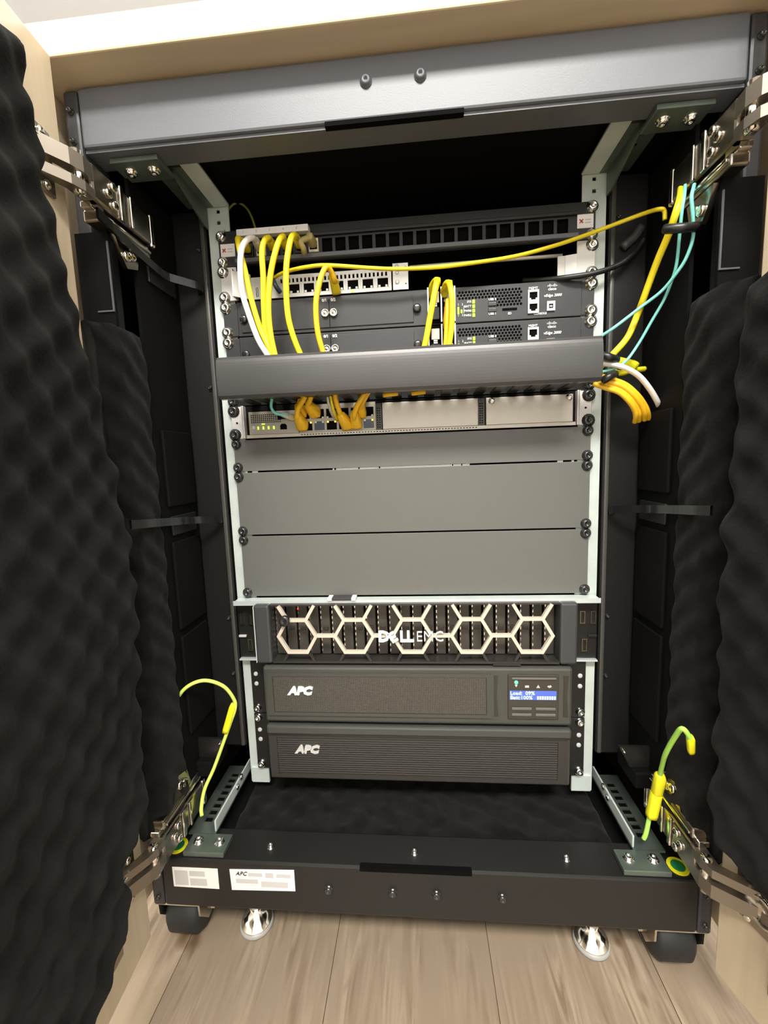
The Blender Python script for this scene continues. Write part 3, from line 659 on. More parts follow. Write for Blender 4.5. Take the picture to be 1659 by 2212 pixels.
bm = bmesh.new(); prism(bm, [(-.1680,zz+.0100),(-.1590,zz+.0100),(-.1590,zz+.0150),(-.1610,zz+.0175),(-.1660,zz+.0175),(-.1680,zz+.0150)], -.0082, -.0075); put('console_port', bm, M_hole, pn)
pcx = [-.1310,-.1145,-.0980,-.0815,-.0650,-.0485]
hs = []
for c in pcx:
    for a,b in ((zz+.0070,zz+.0185),(zz+.0225,zz+.0345)): hs.append((c-.0068,c+.0068,a,b))
bm = bmesh.new(); holed(bm, -.1420, -.0390, zz+.0045, zt-.0020, -.0078, -.0052, hs); pb = put('port_block', bm, M_switch, SW)
for i,c in enumerate(pcx):
    for j,(a,b) in enumerate(((zz+.0070,zz+.0185),(zz+.0225,zz+.0345))):
        p = box('network_port', c-.0066, c+.0066, -.0070, -.0052, a+.0002, b-.0002, M_blue if (i in (1,5) and j==0) else M_hole, pb)
        for s in (-1,1): box('port_light', c+s*.0050-.0012, c+s*.0050+.0012, -.0082, -.0071, (b-.0022 if j==0 else a), (b if j==0 else a+.0020), M_leda if (i,s) in ((0,1),(2,-1),(2,1),(3,-1),(4,1),(5,1)) and j==0 else M_light, p)
bm = bmesh.new()
for i in range(60): bx(bm, -.1390+i*.0039-.0010, -.1390+i*.0039+.0010, -.0082, -.0078, zz+.0016, zz+.0026)
put('vent_slots', bm, M_hole, SW, kind='stuff')
for x0, x1 in ((-.0300,.0935),(.1035,.2115)):
    mb = box('blank_module', x0, x1, -.0095, -.0051, zz+.0045, zt-.0040, M_plate, SW, bev=.0006)
for x0, x1 in ((-.0385,-.0310),(.0940,.1020)):
    bm = bmesh.new(); holed(bm, x0, x1, zz+.0045, zt-.0040, -.0080, -.0052, [(x0+.0012+i*.0028, x0+.0028+i*.0028, zz+.0070+j*.003, zz+.0085+j*.003) for i in range(2) for j in range(9)]); put('mesh_strip', bm, M_hexd, SW)
for x in (.1105,.2060): screw(x, -.0095, zt-.0085, SW, True, .0034)
for s in (-1,1):
    bm = bmesh.new(); q = sorted((s*.2215, s*XE)); bx(bm, q[0], q[1], -.0036, -.0014, zz, zt, .0005); bx(bm, *(sorted((s*.2160,s*.2178))), -.0120, -.0014, zz, zt, .0004); bx(bm, *(sorted((s*.2188,s*.2200))), -.0105, -.0014, zz, zt, .0003)
    e = put('rack_ear', bm, M_light, SW)
    bm = bmesh.new(); cyl(bm, (s*.2290,-.0038,(zt+zz)/2), (0,1,0), .0013, .0012, 10); put('pin_hole', bm, M_hole, e)
    for z in (zt-.0055, zz+.0055): screw(s*XS, -.0036, z, e, False, .0066)
# ---- blanking panels
def blank(k, n, label):
    o = empty('blanking_panel', (0,0,zb(k+n)), label, 'blanking panel', 'grey blanking panels')
    bm = bmesh.new(); bx(bm, -XE, XE, -.0030, -.0012, zb(k+n)+.0011, zb(k)-.0011, .0004); put('plate', bm, M_blank, o)
    for s in (-1,1):
        for z in (zb(k)-.0064, zb(k+n)+.0064): screw(s*XS, -.0030, z, o, False, .0056)
    return o
blank(6,1,'narrow grey blanking panel right under the switch'); blank(7,2,'upper of two tall grey blanking panels, below the thin white gap'); blank(9,2,'lower of two tall grey blanking panels, resting above the zinc lip')
# white pieces set in the gap under the narrow blank
gl = empty('gap_strip', (0,0,zb(7)), 'thin white strip seen through the gap between grey blanking panels', 'strip', None)
for a,b in ((-.2240,-.2205),(-.2140,-.2060),(-.1010,-.0990),(-.0965,-.0660),(-.0640,-.0380),(-.0360,.0600),(.0615,.0720),(.0735,.0830),(.1960,.2030),(.2140,.2170)): box('white_piece', a, b, -.0008, .0008, zb(7)-.0030, zb(7)+.0030, M_print, gl)
# ---- rack server with honeycomb bezel
DV = empty('rack_server', (0,0,zb(13)), 'rack server with champagne honeycomb bezel over vertical drive bays', 'server')
box('chassis', -.2150, .2150, .0050, .45, .1790, .2655, M_dark, DV)
for s in (-1,1):
    bm = bmesh.new(); q = sorted((s*.1945, s*.2165)); bx(bm, q[0], q[1], -.0270, .0048, .1782, .2622, .003); sc = put('bezel_side', bm, mat('bezel_side_grey',(.05,.053,.055),.4), DV)
    if s<0: box('side_seam', -.2172,-.2166,-.0260,0,.1790,.2600, M_print, sc)
for z0, z1 in ((.1782,.1812),(.2600,.2622)): box('bezel_rail', -.1944, .1944, -.0250, -.0010, z0, z1, M_hexd, DV)
cell = []
for i in range(24):
    x = -.1870 + i*.01626
    if not cell:
        bm = bmesh.new(); bx(bm, x-.0068, x+.0068, -.0040, .0049, .1820, .2590, .001); o = put('drive_carrier', bm, M_drive, DV)
        bm = bmesh.new()
        for j in range(9): bx(bm, x-.0062, x-.0050, -.0046, -.0041, .1860+j*.0080, .1900+j*.0080)
        h = put('carrier_vents', bm, M_screw, o, kind='stuff'); bm = bmesh.new(); bx(bm, x-.0030, x+.0045, -.0060, -.0041, .2180, .2240, .0006); g = put('carrier_latch', bm, M_hexd, o)
        cell = [o,h,g]; bx0 = x
    else:
        n_ = cell[0].copy(); C.objects.link(n_); n_.location.x += x-bx0
        for c in cell[1:]: q = c.copy(); C.objects.link(q); q.parent = n_
# honeycomb lattice
Wd = .0525; sd = Wd/2; hh = sd*math.sqrt(3)/2
zc = .2183; y_h = -.0290
def strut(bm, a, b, w, y0, y1):
    a = Vector((a[0],0,a[1])); b = Vector((b[0],0,b[1])); d = b-a; L = d.length; d.normalize(); n = Vector((-d.z,0,d.x)); a = a-d*w*.28; b = b+d*w*.28
    vs = [bm.verts.new(Vector((p.x,y,p.z))) for y in (y0,y1) for p in (a+n*w/2, b+n*w/2, b-n*w/2, a-n*w/2)]
    for f in ((0,1,2,3),(7,6,5,4),(0,4,5,1),(1,5,6,2),(2,6,7,3),(3,7,4,0)): bm.faces.new([vs[i] for i in f])
centers = [(-.1578+i*1.5*Wd, zc) for i in range(5)]
centers = [(x+.0015, z) for x,z in centers]
lat = empty('honeycomb_bezel', (0,0,.0)); lat.parent = DV; lat.location = Vector((0,-.02,.22))-worldloc(DV)
seen = set()
def seg(a, b, m, y0, y1):
    key = tuple(sorted(((round(a[0],4),round(a[1],4)),(round(b[0],4),round(b[1],4)))))
    if key in seen: return
    seen.add(key); bm = bmesh.new(); q = len(seen)*.00003; strut(bm, a, b, .0042 if m is M_hex else .0034, y0+q, y1+q); put('lattice_bar', bm, m, lat)
for (cx,cz) in centers:
    P = [(cx+sd*math.cos(math.radians(60*k)), cz+sd*math.sin(math.radians(60*k))) for k in range(6)]
    for k in range(6): seg(P[k], P[(k+1)%6], M_hex, y_h, y_h+.0050)
    # upward slanting bars, clipped by the bezel top
    t = (.2600-(cz+hh))/hh
    if True:
        seg(P[1], (P[1][0]+sd/2*t, P[1][1]+hh*t), M_hex, y_h, y_h+.0050); seg(P[2], (P[2][0]-sd/2*t, P[2][1]+hh*t), M_hex, y_h, y_h+.0050)
    t = ((cz-hh)-.1815)/hh
    seg(P[5], (P[5][0]+sd/2*t, P[5][1]-hh*t), M_hexd, y_h+.004, y_h+.0075); seg(P[4], (P[4][0]-sd/2*t, P[4][1]-hh*t), M_hexd, y_h+.004, y_h+.0075)  # lower bars in a darker material: shade of the receding bezel as colour
for (a,_),(b,_) in zip(centers, centers[1:]): seg((a+sd,zc),(b-sd,zc), M_hex, y_h, y_h+.0050)
TR = Matrix.Rotation(math.pi/2,4,'X')
text('maker_name', 'D', -.0445, y_h-.0014, .2185, .0205, M_print, DV, 'LEFT', .0009, 0, .0012)
text('maker_name', 'E', -.0285, y_h-.0014, .2150, .0185, M_print, DV, 'LEFT', .0009, 0, .0012, rot=TR @ Matrix.Rotation(math.radians(30),4,'Z'))
text('maker_name', 'LL', -.0155, y_h-.0014, .2185, .0205, M_print, DV, 'LEFT', .0009, 0, .0012, .92)
text('maker_name', 'EMC', .0060, y_h-.0014, .2185, .0205, M_print, DV, 'LEFT', -.0003, 0, .0012, .92)
bm = bmesh.new(); lathe(bm, (-.1715,y_h-.001,.2420), (0,-1,0), [(.0075,0),(.0075,.0045),(.005,.006),(.003,.005)], 20); put('bezel_lock', bm, M_screwb, DV, True)
box('status_light', -.1615,-.1590,-.0050,-.0041,.2480,.2500, mat('red_led',(.8,.05,.03),.3,emis=((1,.05,.03),.4)), DV)
box('info_tag', .108, .144, -.0270, -.0030, .1768, .1781, M_screwb, DV); 
# ---- UPS units
def ups_body(label, z0, z1, name):
    o = empty(name, (0,0,z0), label, 'ups' if name=='battery_backup' else 'battery pack')
    for s in (-1,1):
        q = sorted((s*.2110, s*XE)); bm = bmesh.new(); bx(bm, q[0], q[1], -.0040, -.0012, z0-.002, z1+.001, .0006); e = put('rack_ear', bm, M_black, o)
        zc_ = z0 + (z1-z0)*.62
        for dz in (-.0075,.0075):
            bm = bmesh.new(); lathe(bm, (s*.2290,-.0040,zc_+dz), (0,-1,0), [(.0035,0),(.0028,.0012),(.0012,.0010)], 12); put('ear_dimple', bm, M_printg, e, True)
        screw(s*.2300, -.0040, z0+.0055, e, True, .0052)
    return o
A1 = ups_body('upper black UPS with a lit blue display', .0930, .1745, 'battery_backup')
bm = bmesh.new(); bx(bm, -.2085, .2105, -.0290, .40, .0930, .1745, .0035); a1b = put('bezel', bm, M_ups, A1)
def grille(name, x0, x1, z0, z1, y, parent, m):
    bm = bmesh.new(); bx(bm, x0, x1, y-.0012, y, z0, z1, .0006); g = put(name, bm, m, parent)
    return g
def mesh_mat(name, c1, c2, lines=False):
    m = bpy.data.materials.new(name); m.use_nodes = True; N = m.node_tree.nodes; L = m.node_tree.links; b = N['Principled BSDF']; b.inputs['Roughness'].default_value = .45
    tc = N.new('ShaderNodeTexCoord'); 
    if lines:
        w = N.new('ShaderNodeTexWave'); w.wave_type='BANDS'; w.bands_direction = 'Z'; w.inputs['Scale'].default_value = 95; w.inputs['Distortion'].default_value = 0; L.new(tc.outputs['Object'], w.inputs[0]); out = w.outputs['Fac']
    else:
        w = N.new('ShaderNodeTexVoronoi'); w.inputs['Scale'].default_value = 420; w.inputs['Randomness'].default_value = .12; L.new(tc.outputs['Object'], w.inputs[0]); out = w.outputs['Distance']
    r = N.new('ShaderNodeValToRGB'); r.color_ramp.elements[0].position = .25; r.color_ramp.elements[1].position = .6; r.color_ramp.elements[0].color = (*c1,1); r.color_ramp.elements[1].color = (*c2,1)
    L.new(out, r.inputs[0]); L.new(r.outputs[0], b.inputs['Base Color'])
    bp = N.new('ShaderNodeBump'); bp.inputs['Strength'].default_value = .6; bp.inputs['Distance'].default_value = .0006; L.new(out, bp.inputs['Height']); L.new(bp.outputs[0], b.inputs['Normal'])
    return m
M_g1 = mesh_mat('ups_honeycomb', (.022,.020,.017), (.085,.078,.065)); M_g2 = mesh_mat('ups_louvres', (.020,.019,.017), (.050,.047,.042), True)
fr = bmesh.new(); holed(fr, -.2020, .1045, .1040, .1665, -.0312, -.0291, [(-.1945,.0985,.1085,.1620)]); gf = put('grille_frame', fr, M_ups, A1)
grille('grille', -.1944, .0984, .1086, .1619, -.0291, A1, M_g1)
def apclogo(x, z, y, parent, m):
    text('maker_name', 'APC', x, y, z, .0155, m, parent, 'LEFT', .0010, .22, .0010, 1.1)
apclogo(-.1725, .1405, -.0312, A1, M_print)
# recessed strip and display
for (a,b) in ((.1085,.1140),(.1985,.2050)):
    bm = bmesh.new(); prism(bm, [(a,.1640),(b,.1640),(b-.002,.135),(b,.1060),(a,.1060)], -.0296, -.0289); put('shadow_groove', bm, M_upsg, A1)
M_btn = mat('button_grey',(.13,.125,.11),.4)
ds = box('display_panel', .1265, .1920, -.0312, -.0289, .1035, .1660, mat('display_brown',(.045,.040,.032),.35), A1, bev=.0008)
box('display_button', .1310, .1885, -.0330, -.0312, .1600, .1630, M_btn, ds, bev=.0008)
lcd = box('lcd_screen', .1285, .1890, -.0318, -.0312, .1315, .1440, M_lcd, ds)
text('lcd_line', 'Load:  09%', .1290, -.0320, .1408, .0072, M_lcdt, ds, 'LEFT', .0001, 0, .0002); text('lcd_line', 'Batt:100%', .1290, -.0320, .1345, .0072, M_lcdt, ds, 'LEFT', .0001, 0, .0002)
for i in range(8): box('lcd_bar', .1640+i*.0031, .1662+i*.0031, -.0321, -.0318, .1322, .1368, M_lcdt, ds)
for i, (x, m_) in enumerate(((.1370,M_ledt),(.1510,M_printg),(.1655,M_printg),(.1800,M_printg))):
    if i == 0:
        bm = bmesh.new(); cyl(bm, (x,-.0316,.1560), (0,-1,0), .0024, .0010, 14); put('status_light', bm, m_, ds)
        bm = bmesh.new(); prism(bm, [(x-.0020,.1525),(x+.0020,.1525),(x,.1490)], -.0315, -.0312); put('status_symbol', bm, M_printg, ds)
    elif i == 1: box('status_symbol', x-.0026, x+.0026, -.0315, -.0312, .1485, .1515, m_, ds)
    elif i == 2:
        bm = bmesh.new(); prism(bm, [(x-.0024,.1483),(x+.0024,.1483),(x,.1525)], -.0315, -.0312); put('status_symbol', bm, m_, ds)
    else:
        bm = bmesh.new(); prism(bm, [(x-.003,.1500),(x-.001,.1520),(x,.1508),(x+.001,.1525),(x+.003,.1500),(x,.1482)], -.0315, -.0312); put('status_symbol', bm, m_, ds)
for x0 in (.1310,.1620):
    for z in (.1190,.1105): box('display_button', x0, x0+.0262, -.0328, -.0312, z-.0020, z+.0020, M_btn, ds, bev=.0008)
A2 = ups_body('lower black battery pack with fine horizontal louvres and no display', .0040, .0880, 'battery_pack')
bm = bmesh.new(); bx(bm, -.2085, .2100, -.0270, .40, .0040, .0730, .0030); bx(bm, -.2085, .2100, -.0305, -.0100, .0742, .0880, .0030); put('bezel', bm, M_ups, A2)
fr = bmesh.new(); holed(fr, -.2060, .2060, .0080, .0715, -.0288, -.0271, [(-.1950,.1930,.0130,.0690)]); put('grille_frame', fr, M_upsg, A2)
grille('grille', -.1949, .1929, .0131, .0689, -.0272, A2, M_g2)
apclogo(-.1680, .0515, -.0292, A2, M_printg)
for s in (-1,1): screw(s*.2300, -.0040, .0830, A2, True, .0052)
for s in (-1,1): screw(s*.2300, -.0040, .0985, A1, True, .0052)
# ================================================================ cables
G1 = 'patch cords dropping from the patch panel'
def patch(label, i, drop, m, tailm=None):
    c = -.1965 + i*.01715
    st = (c, -.0060, .7290)
    pts = [(c,-.022,.7300)] + drop
    o = cable('patch_cable', pts, .0035, m, label, 'cable', G1, [('plug', st, (c,-.026,.7300), .0105, .0075, M_clear if m is M_wht else m, .0110, .0085)])
    return o
patch('white patch cord dropping from the patch panel at its far left', 1, [(-0.1787,-0.0360,0.7273), (-0.1829,-0.0440,0.7210), (-0.1884,-0.0480,0.7092), (-0.1909,-0.0500,0.6877), (-0.1907,-0.0500,0.6609), (-0.1842,-0.0500,0.6334), (-0.1752,-0.0500,0.6054), (-0.1650,-0.0500,0.5864), (-0.1536,-0.0480,0.5677)], M_wht)
patch('leftmost yellow patch cord, running down beside and behind the white one', 0, [(-0.1975,-0.0340,0.7286), (-0.1935,-0.0410,0.7112), (-0.1885,-0.0420,0.6883), (-0.1829,-0.0420,0.6543), (-0.1739,-0.0420,0.6185), (-0.1616,-0.0440,0.5910), (-0.1517,-0.0450,0.5682)], M_yel)
patch('second yellow patch cord, hanging straight just right of the white one', 2, [(-0.1586,-0.0360,0.7258), (-0.1614,-0.0440,0.7184), (-0.1645,-0.0460,0.7042), (-0.1648,-0.0460,0.6760), (-0.1671,-0.0440,0.6451), (-0.1676,-0.0420,0.6154), (-0.1631,-0.0420,0.5960), (-0.1556,-0.0420,0.5690)], M_yel)
patch('third yellow patch cord, crossing to meet the second one at the duct', 3, [(-0.1397,-0.0380,0.7250), (-0.1421,-0.0460,0.7176), (-0.1474,-0.0500,0.7012), (-0.1544,-0.0510,0.6759), (-0.1591,-0.0510,0.6421), (-0.1588,-0.0510,0.6123), (-0.1552,-0.0500,0.5859), (-0.1507,-0.0480,0.5675)], M_yel)
patch('fourth yellow patch cord, bowing alone in front of the silver router', 4, [(-0.1254,-0.0380,0.7255), (-0.1274,-0.0480,0.7176), (-0.1310,-0.0530,0.6986), (-0.1340,-0.0550,0.6759), (-0.1353,-0.0550,0.6392), (-0.1326,-0.0540,0.6141), (-0.1242,-0.0500,0.5859), (-0.1140,-0.0450,0.5663)], M_yel)
patch('short dusty yellow plug stub at the right end of the patched jacks', 5, [(-0.1205,-0.0300,0.7217), (-0.1186,-0.0280,0.7156), (-0.1197,-0.0200,0.7135)], mat('dusty_yellow',(.45,.37,.14),.5))
cable('long_patch_cable', [(-0.1618,-0.0100,0.6916), (-0.1513,-0.0200,0.6906), (-0.1352,-0.0300,0.6897), (-0.1139,-0.0360,0.6894), (-0.0879,-0.0380,0.6888), (-0.0373,-0.0360,0.6831), (-0.0030,-0.0340,0.6805), (0.0440,-0.0300,0.6811), (0.0911,-0.0260,0.6848), (0.1381,-0.0220,0.6905), (0.1849,-0.0180,0.7010), (0.2221,-0.0150,0.7116), (0.2533,-0.0180,0.7195), (0.2778,-0.0300,0.7222), (0.2874,-0.0450,0.7181), (0.2924,-0.0460,0.7152), (0.2938,-0.0450,0.7066)], .0023, M_yel, 'thin yellow cord sweeping across the rack front from the silver router to upper right')
cable('patch_cable', [(pcs[3],-.012,.6800), (-0.0824,-0.0260,0.6759), (-0.0839,-0.0340,0.6824), (-0.0880,-0.0410,0.6855), (-0.0932,-0.0450,0.6763), (-0.0978,-0.0480,0.6608), (-0.1010,-0.0500,0.6446), (-0.1020,-0.0500,0.6263), (-0.1008,-0.0500,0.6076), (-0.0971,-0.0480,0.5892), (-0.0901,-0.0440,0.5652)], .0034, M_org, 'orange-yellow cord looping from the silver router down over the thumbscrews', 'cable', None,
      [('boot', (-0.0845,-0.0310,0.6826), (-0.0837,-0.0060,0.6694), .0080, .0120, M_yel, .0080, .0100)])
bl = cable('usb_dongle_lead', [(-0.1645,-0.0100,0.6884), (-0.1601,-0.0140,0.6792), (-0.1564,-0.0080,0.6734)], .0030, M_blue, 'short slate-blue lead plugged into the left of the silver router', 'cable')
# cords of the black routers
cable('patch_cable', [(0.0392,-0.0120,0.6548), (0.0367,-0.0200,0.6618), (0.0399,-0.0280,0.6654), (0.0423,-0.0360,0.6636), (0.0407,-0.0430,0.6537), (0.0370,-0.0450,0.6366), (0.0328,-0.0450,0.6171), (0.0279,-0.0450,0.5937), (0.0219,-0.0430,0.5732)], .0036, M_yel, 'yellow cord on the black routers, left one, slanting down to the left', 'cable', None, [('boot', (0.0441,-0.0340,0.6658), (0.0370,-0.0080,0.6564), .0085, .0100, M_yel, .0080, .0090)])
cable('patch_cable', [(0.0529,-0.0120,0.6539), (0.0525,-0.0200,0.6607), (0.0543,-0.0280,0.6628), (0.0568,-0.0380,0.6587), (0.0584,-0.0430,0.6494), (0.0596,-0.0450,0.6352), (0.0587,-0.0450,0.6103), (0.0557,-0.0440,0.5897), (0.0528,-0.0420,0.5717)], .0034, M_yel, 'yellow cord on the black routers, rightmost, bulging to the right', 'cable', None, [('boot', (0.0582,-0.0340,0.6612), (0.0521,-0.0080,0.6599), .0085, .0100, M_yel, .0080, .0090)])
cable('patch_cable', [(0.0555,-0.0140,0.6112), (0.0526,-0.0240,0.6171), (0.0542,-0.0300,0.6339), (0.0550,-0.0360,0.6397), (0.0538,-0.0400,0.6227), (0.0524,-0.0400,0.6043), (0.0511,-0.0400,0.5884), (0.0469,-0.0400,0.5725)], .0028, M_org, 'yellow cord tucked between the other two on the black routers')
# fibres and cords at the right
fib = 'aqua fibre cords at the right side'
cable('fibre_cable', [(0.2907,-0.0850,0.7184), (0.2851,-0.0940,0.7028), (0.2824,-0.0960,0.6896), (0.2846,-0.0900,0.6696), (0.2876,-0.0820,0.6464), (0.2882,-0.0740,0.6328), (0.2860,-0.0640,0.6160), (0.2790,-0.0540,0.5969), (0.2703,-0.0470,0.5768), (0.2577,-0.0470,0.5586), (0.2456,-0.0460,0.5501), (0.2307,-0.0450,0.5470), (0.2207,-0.0440,0.5466)], .0016, M_teal, 'aqua fibre hanging left at the top right, ending lowest behind the duct cover', 'cable')
cable('fibre_cable', [(0.2918,-0.0980,0.7114), (0.2880,-0.1010,0.6986), (0.2901,-0.1000,0.6855), (0.2944,-0.0960,0.6659), (0.2923,-0.0900,0.6475), (0.2872,-0.0820,0.6351), (0.2796,-0.0700,0.6228), (0.2627,-0.0600,0.6102), (0.2394,-0.0560,0.5932), (0.2286,-0.0500,0.5865), (0.2195,-0.0450,0.5802)], .0017, M_teal, 'aqua fibre hanging right at the top right, crossing over the yellow cord', 'cable')
cable('patch_cable', [(0.2979,-0.0660,0.7274), (0.2850,-0.0880,0.7063), (0.2779,-0.0940,0.6889), (0.2771,-0.0840,0.6731), (0.2748,-0.0720,0.6568), (0.2731,-0.0620,0.6415), (0.2702,-0.0520,0.6213), (0.2692,-0.0420,0.6078), (0.2588,-0.0430,0.5842), (0.2429,-0.0430,0.5660), (0.2262,-0.0430,0.5492)], .0036, M_yel, 'thick yellow cord at right dropping from the hinge to the duct end', 'cable')
bm = bmesh.new(); tube(bm, [(0.2686,-0.0920,0.6750), (0.2728,-0.0980,0.6721), (0.2819,-0.1020,0.6702), (0.2947,-0.1000,0.6711)], .0045, 8, 4); tag(put('cable_strap', bm, M_blkc, None, True), 'black strap holding yellow and aqua cords under the right hinge', 'cable tie', 'black cable straps')
cable('patch_cable', [(0.2196,-0.0460,0.5583), (0.2307,-0.0480,0.5557), (0.2438,-0.0500,0.5525), (0.2567,-0.0500,0.5477), (0.2717,-0.0480,0.5386), (0.2855,-0.0450,0.5238), (0.2964,-0.0400,0.5104), (0.3041,-0.0300,0.5049)], .0031, M_wht, 'white cord curving down at the right end of the duct cover', 'cable')
orange_path = [(0.2249,-0.0400,0.5472), (0.2399,-0.0420,0.5397), (0.2574,-0.0440,0.5317), (0.2713,-0.0440,0.5194), (0.2820,-0.0400,0.5079), (0.2880,-0.0360,0.4995), (0.2935,-0.0280,0.4919)]
for i, nm in enumerate(('outermost','second','third','innermost')):
    cable('patch_cable', [(x-.0056*i*(.15+.85*k/6), y-.002*(i%2), z-.0042*i*(1-.75*k/6)) for k,(x,y,z) in enumerate(orange_path)], .0029, M_org, nm+' strand of the orange cord bundle curling down at right', 'cable', 'orange cord bundle')
cable('patch_cable', [(0.2411,-0.0400,0.5490), (0.2555,-0.0360,0.5459), (0.2719,-0.0300,0.5495), (0.2896,-0.0220,0.5519)], .0032, mat('lime_yellow',(.72,.70,.02),.4), 'lime-yellow cord end poking right from the cord bundle', 'cable', None, [('plug', (0.2481,-0.0340,0.5616), (0.2749,-0.0300,0.5536), .010, .013, MATS['lime_yellow'])])
for P,l in (([(0.2281,-0.0500,0.5641),(0.2347,-0.0540,0.5608),(0.2455,-0.0480,0.5585)],'upper'),([(0.2299,-0.0500,0.5361),(0.2347,-0.0540,0.5388),(0.2439,-0.0480,0.5431)],'lower')):
    bm = bmesh.new(); tube(bm, P, .0048, 8, 4); tag(put('cable_strap', bm, M_blkc, None, True), l+' black strap on the cords at the right end of the duct', 'cable tie', 'black cable straps')
cable('power_cable', [(0.1565,0.0200,0.6784), (0.1764,0.0040,0.6712), (0.2032,-0.0100,0.6670), (0.2326,-0.0140,0.6681), (0.2573,-0.0120,0.6751), (0.2698,-0.0100,0.6820), (0.2841,-0.0060,0.6943), (0.2921,-0.0060,0.7067)], .0032, M_blkc, 'black power cord leaving the gap above the routers to the right')
bm = bmesh.new(); tube(bm, [(0.2683,-0.0040,0.6990), (0.2824,-0.0040,0.7110), (0.2889,-0.0040,0.7209)], .0050, 10, 4); tag(put('power_plug', bm, mat('dark_grey_plastic',(.07,.07,.07),.35), None, True), 'dark grey plug held beside the upper right of the rail', 'plug')
cable('ground_wire', [(-0.2273,-0.0020,0.7487), (-0.2301,0.0080,0.7720), (-0.2266,0.0150,0.7914), (-0.2166,0.0200,0.8014), (-0.2056,0.0200,0.7954), (-0.1965,0.0150,0.7800), (-0.1876,0.0040,0.7571)], .0014, mat('olive_wire',(.30,.30,.06),.5), 'thin olive ground wire arching above the left end of the patch panel')
# orange cords of the switch
OS = 'orange-yellow cords plugged into the switch'
def sw(label, pts, m, r, a, b, w0=.0090, w1=.0165, pm=None):
    return cable('patch_cable', pts, r, m, label, 'cable', OS, [('boot', a, b, w0, w1, pm or m, w0, w1)])
sw('orange cord in the lower switch port nearest the status lights', [(-0.1187,-0.0450,0.5455), (-0.1249,-0.0420,0.5328), (-0.1336,-0.0360,0.5238), (-0.1378,-0.0300,0.5132), (-0.1386,-0.0200,0.5071)], M_org, .0034, (-0.1382,-0.0300,0.5161), (-0.1364,-0.0090,0.5019))
sw('orange cord in the upper switch port behind the first orange cord', [(-0.1263,-0.0340,0.5466), (-0.1324,-0.0320,0.5329), (-0.1359,-0.0280,0.5238), (-0.1365,-0.0160,0.5193)], M_org, .0031, (-0.1375,-0.0260,0.5276), (-0.1372,-0.0090,0.5195))
sw('orange cord in the second upper switch port', [(-0.1117,-0.0450,0.5452), (-0.1172,-0.0400,0.5328), (-0.1232,-0.0300,0.5253), (-0.1224,-0.0180,0.5196)], M_org, .0032, (-0.1231,-0.0320,0.5284), (-0.1185,-0.0090,0.5187))
sw('orange cord in the lower middle switch port, right of the dark socket', [(-0.0851,-0.0450,0.5455), (-0.0847,-0.0420,0.5310), (-0.0829,-0.0360,0.5198), (-0.0810,-0.0260,0.5111), (-0.0790,-0.0150,0.5050)], M_org, .0032, (-0.0825,-0.0300,0.5142), (-0.0759,-0.0090,0.5006))
sw('thin yellow cord just left of the lower middle orange cord', [(-0.0910,-0.0450,0.5442), (-0.0909,-0.0400,0.5316), (-0.0898,-0.0340,0.5193), (-0.0890,-0.0160,0.5095)], M_yel, .0018, (-0.0907,-0.0300,0.5180), (-0.0897,-0.0090,0.5102), .005, .007, M_clear)
sw('orange cord in the lower switch port at right, arching up rightwards', [(-0.0430,-0.0450,0.5418), (-0.0516,-0.0440,0.5303), (-0.0591,-0.0380,0.5214), (-0.0643,-0.0300,0.5111), (-0.0648,-0.0160,0.5043)], M_org, .0033, (-0.0647,-0.0300,0.5157), (-0.0641,-0.0090,0.5013))
sw('orange cord in the upper switch port at right, behind its neighbour', [(-0.0413,-0.0400,0.5415), (-0.0491,-0.0360,0.5302), (-0.0552,-0.0280,0.5224), (-0.0576,-0.0160,0.5182)], M_org, .0029, (-0.0556,-0.0280,0.5259), (-0.0586,-0.0090,0.5155))
cable('fibre_cable', [(-0.1626,-0.0400,0.5445), (-0.1670,-0.0380,0.5342), (-0.1696,-0.0340,0.5257), (-0.1666,-0.0300,0.5191), (-0.1589,-0.0260,0.5168), (-0.1529,-0.0200,0.5160)], .0019, M_teal, 'short aqua fibre bending into the switch just right of its status lights', 'cable', None, [('boot', (-0.1595,-0.0260,0.5174), (-0.1489,-0.0090,0.5140), .0050, .0085, M_clear)])
cable('fibre_cable', [(-0.0943,-0.0400,0.5452), (-0.0958,-0.0360,0.5323), (-0.0946,-0.0300,0.5228), (-0.0924,-0.0160,0.5150)], .0017, mat('pale_aqua',(.62,.78,.70),.4), 'pale aqua fibre dropping into the middle of the switch ports', 'cable', None, [('boot', (-0.0946,-0.0300,0.5228), (-0.0932,-0.0090,0.5152), .005, .0075, M_clear)])
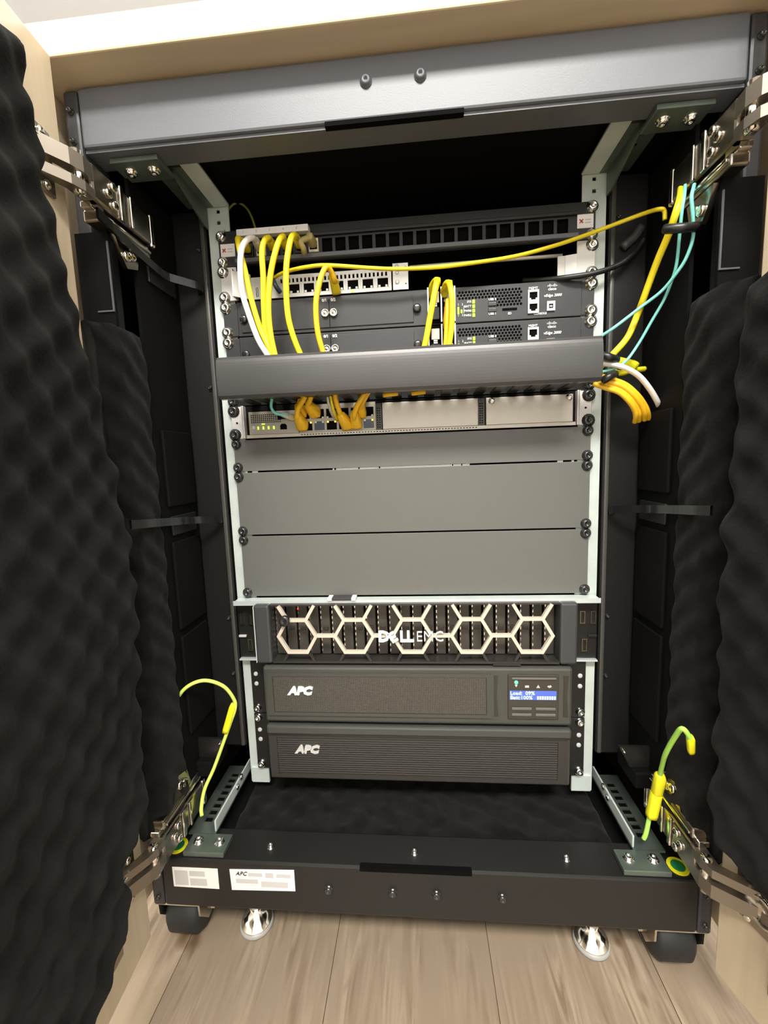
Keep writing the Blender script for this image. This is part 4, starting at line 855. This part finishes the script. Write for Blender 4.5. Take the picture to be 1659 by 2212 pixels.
for P, l in (([(-0.0252,-0.0450,0.5322),(-0.0160,-0.0470,0.5326),(-0.0077,-0.0450,0.5336)],'left'),([(0.0097,-0.0450,0.5327),(0.0175,-0.0470,0.5331),(0.0254,-0.0450,0.5342)],'right')):
    bm = bmesh.new(); tube(bm, P, .0028, 8, 4); tag(put('patch_cable', bm, M_org, None, True), l+' of two short bits of orange cord showing under the duct cover', 'cable')
# earth wires of the doors
ew = cable('earth_wire', [(-0.3360,-0.0600,0.0887), (-0.3262,-0.0720,0.1119), (-0.3096,-0.0800,0.1466), (-0.2928,-0.0780,0.1699), (-0.2715,-0.0700,0.1764), (-0.2510,-0.0600,0.1633), (-0.2418,-0.0520,0.1403), (-0.2419,-0.0500,0.1257), (-0.2490,-0.0520,0.1066), (-0.2584,-0.0560,0.0820), (-0.2730,-0.0620,0.0452), (-0.2841,-0.0700,0.0205), (-0.2863,-0.0780,0.0001), (-0.2818,-0.0860,-0.0040)], .0024, M_earth, 'green-yellow earth wire arching at lower left above the hinge', 'wire', None,
   [('sleeve', (-0.2430,-0.0505,0.1333), (-0.2564,-0.0540,0.0929), .0085, .0085, M_sleeve), ('lug_sleeve', (-0.3236,-0.0740,0.1199), (-0.3306,-0.0660,0.0984), .0065, .0075, M_sleeve)])
ew2 = cable('earth_wire', [(0.2908,-0.1400,0.1399), (0.2848,-0.1460,0.1596), (0.2771,-0.1460,0.1701), (0.2770,-0.1350,0.1533), (0.2785,-0.1180,0.1216), (0.2834,-0.1040,0.0959), (0.2867,-0.0940,0.0734), (0.2875,-0.0880,0.0566), (0.2830,-0.0860,0.0213), (0.2770,-0.0900,-0.0017), (0.2742,-0.0900,-0.0105)], .0026, mat('green_yellow_wire_deep',(.42,.78,.12),.4), 'green-yellow earth wire standing at lower right beside the hinge', 'wire', None,
   [('sleeve', (0.2869,-0.0960,0.0798), (0.2878,-0.0880,0.0476), .0105, .0105, M_sleeve), ('sleeve', (0.2882,-0.0880,0.0518), (0.2827,-0.0880,0.0169), .0110, .0110, M_sleeve), ('lug_sleeve', (0.2852,-0.1460,0.1621), (0.2908,-0.1400,0.1394), .007, .006, M_sleeve)])
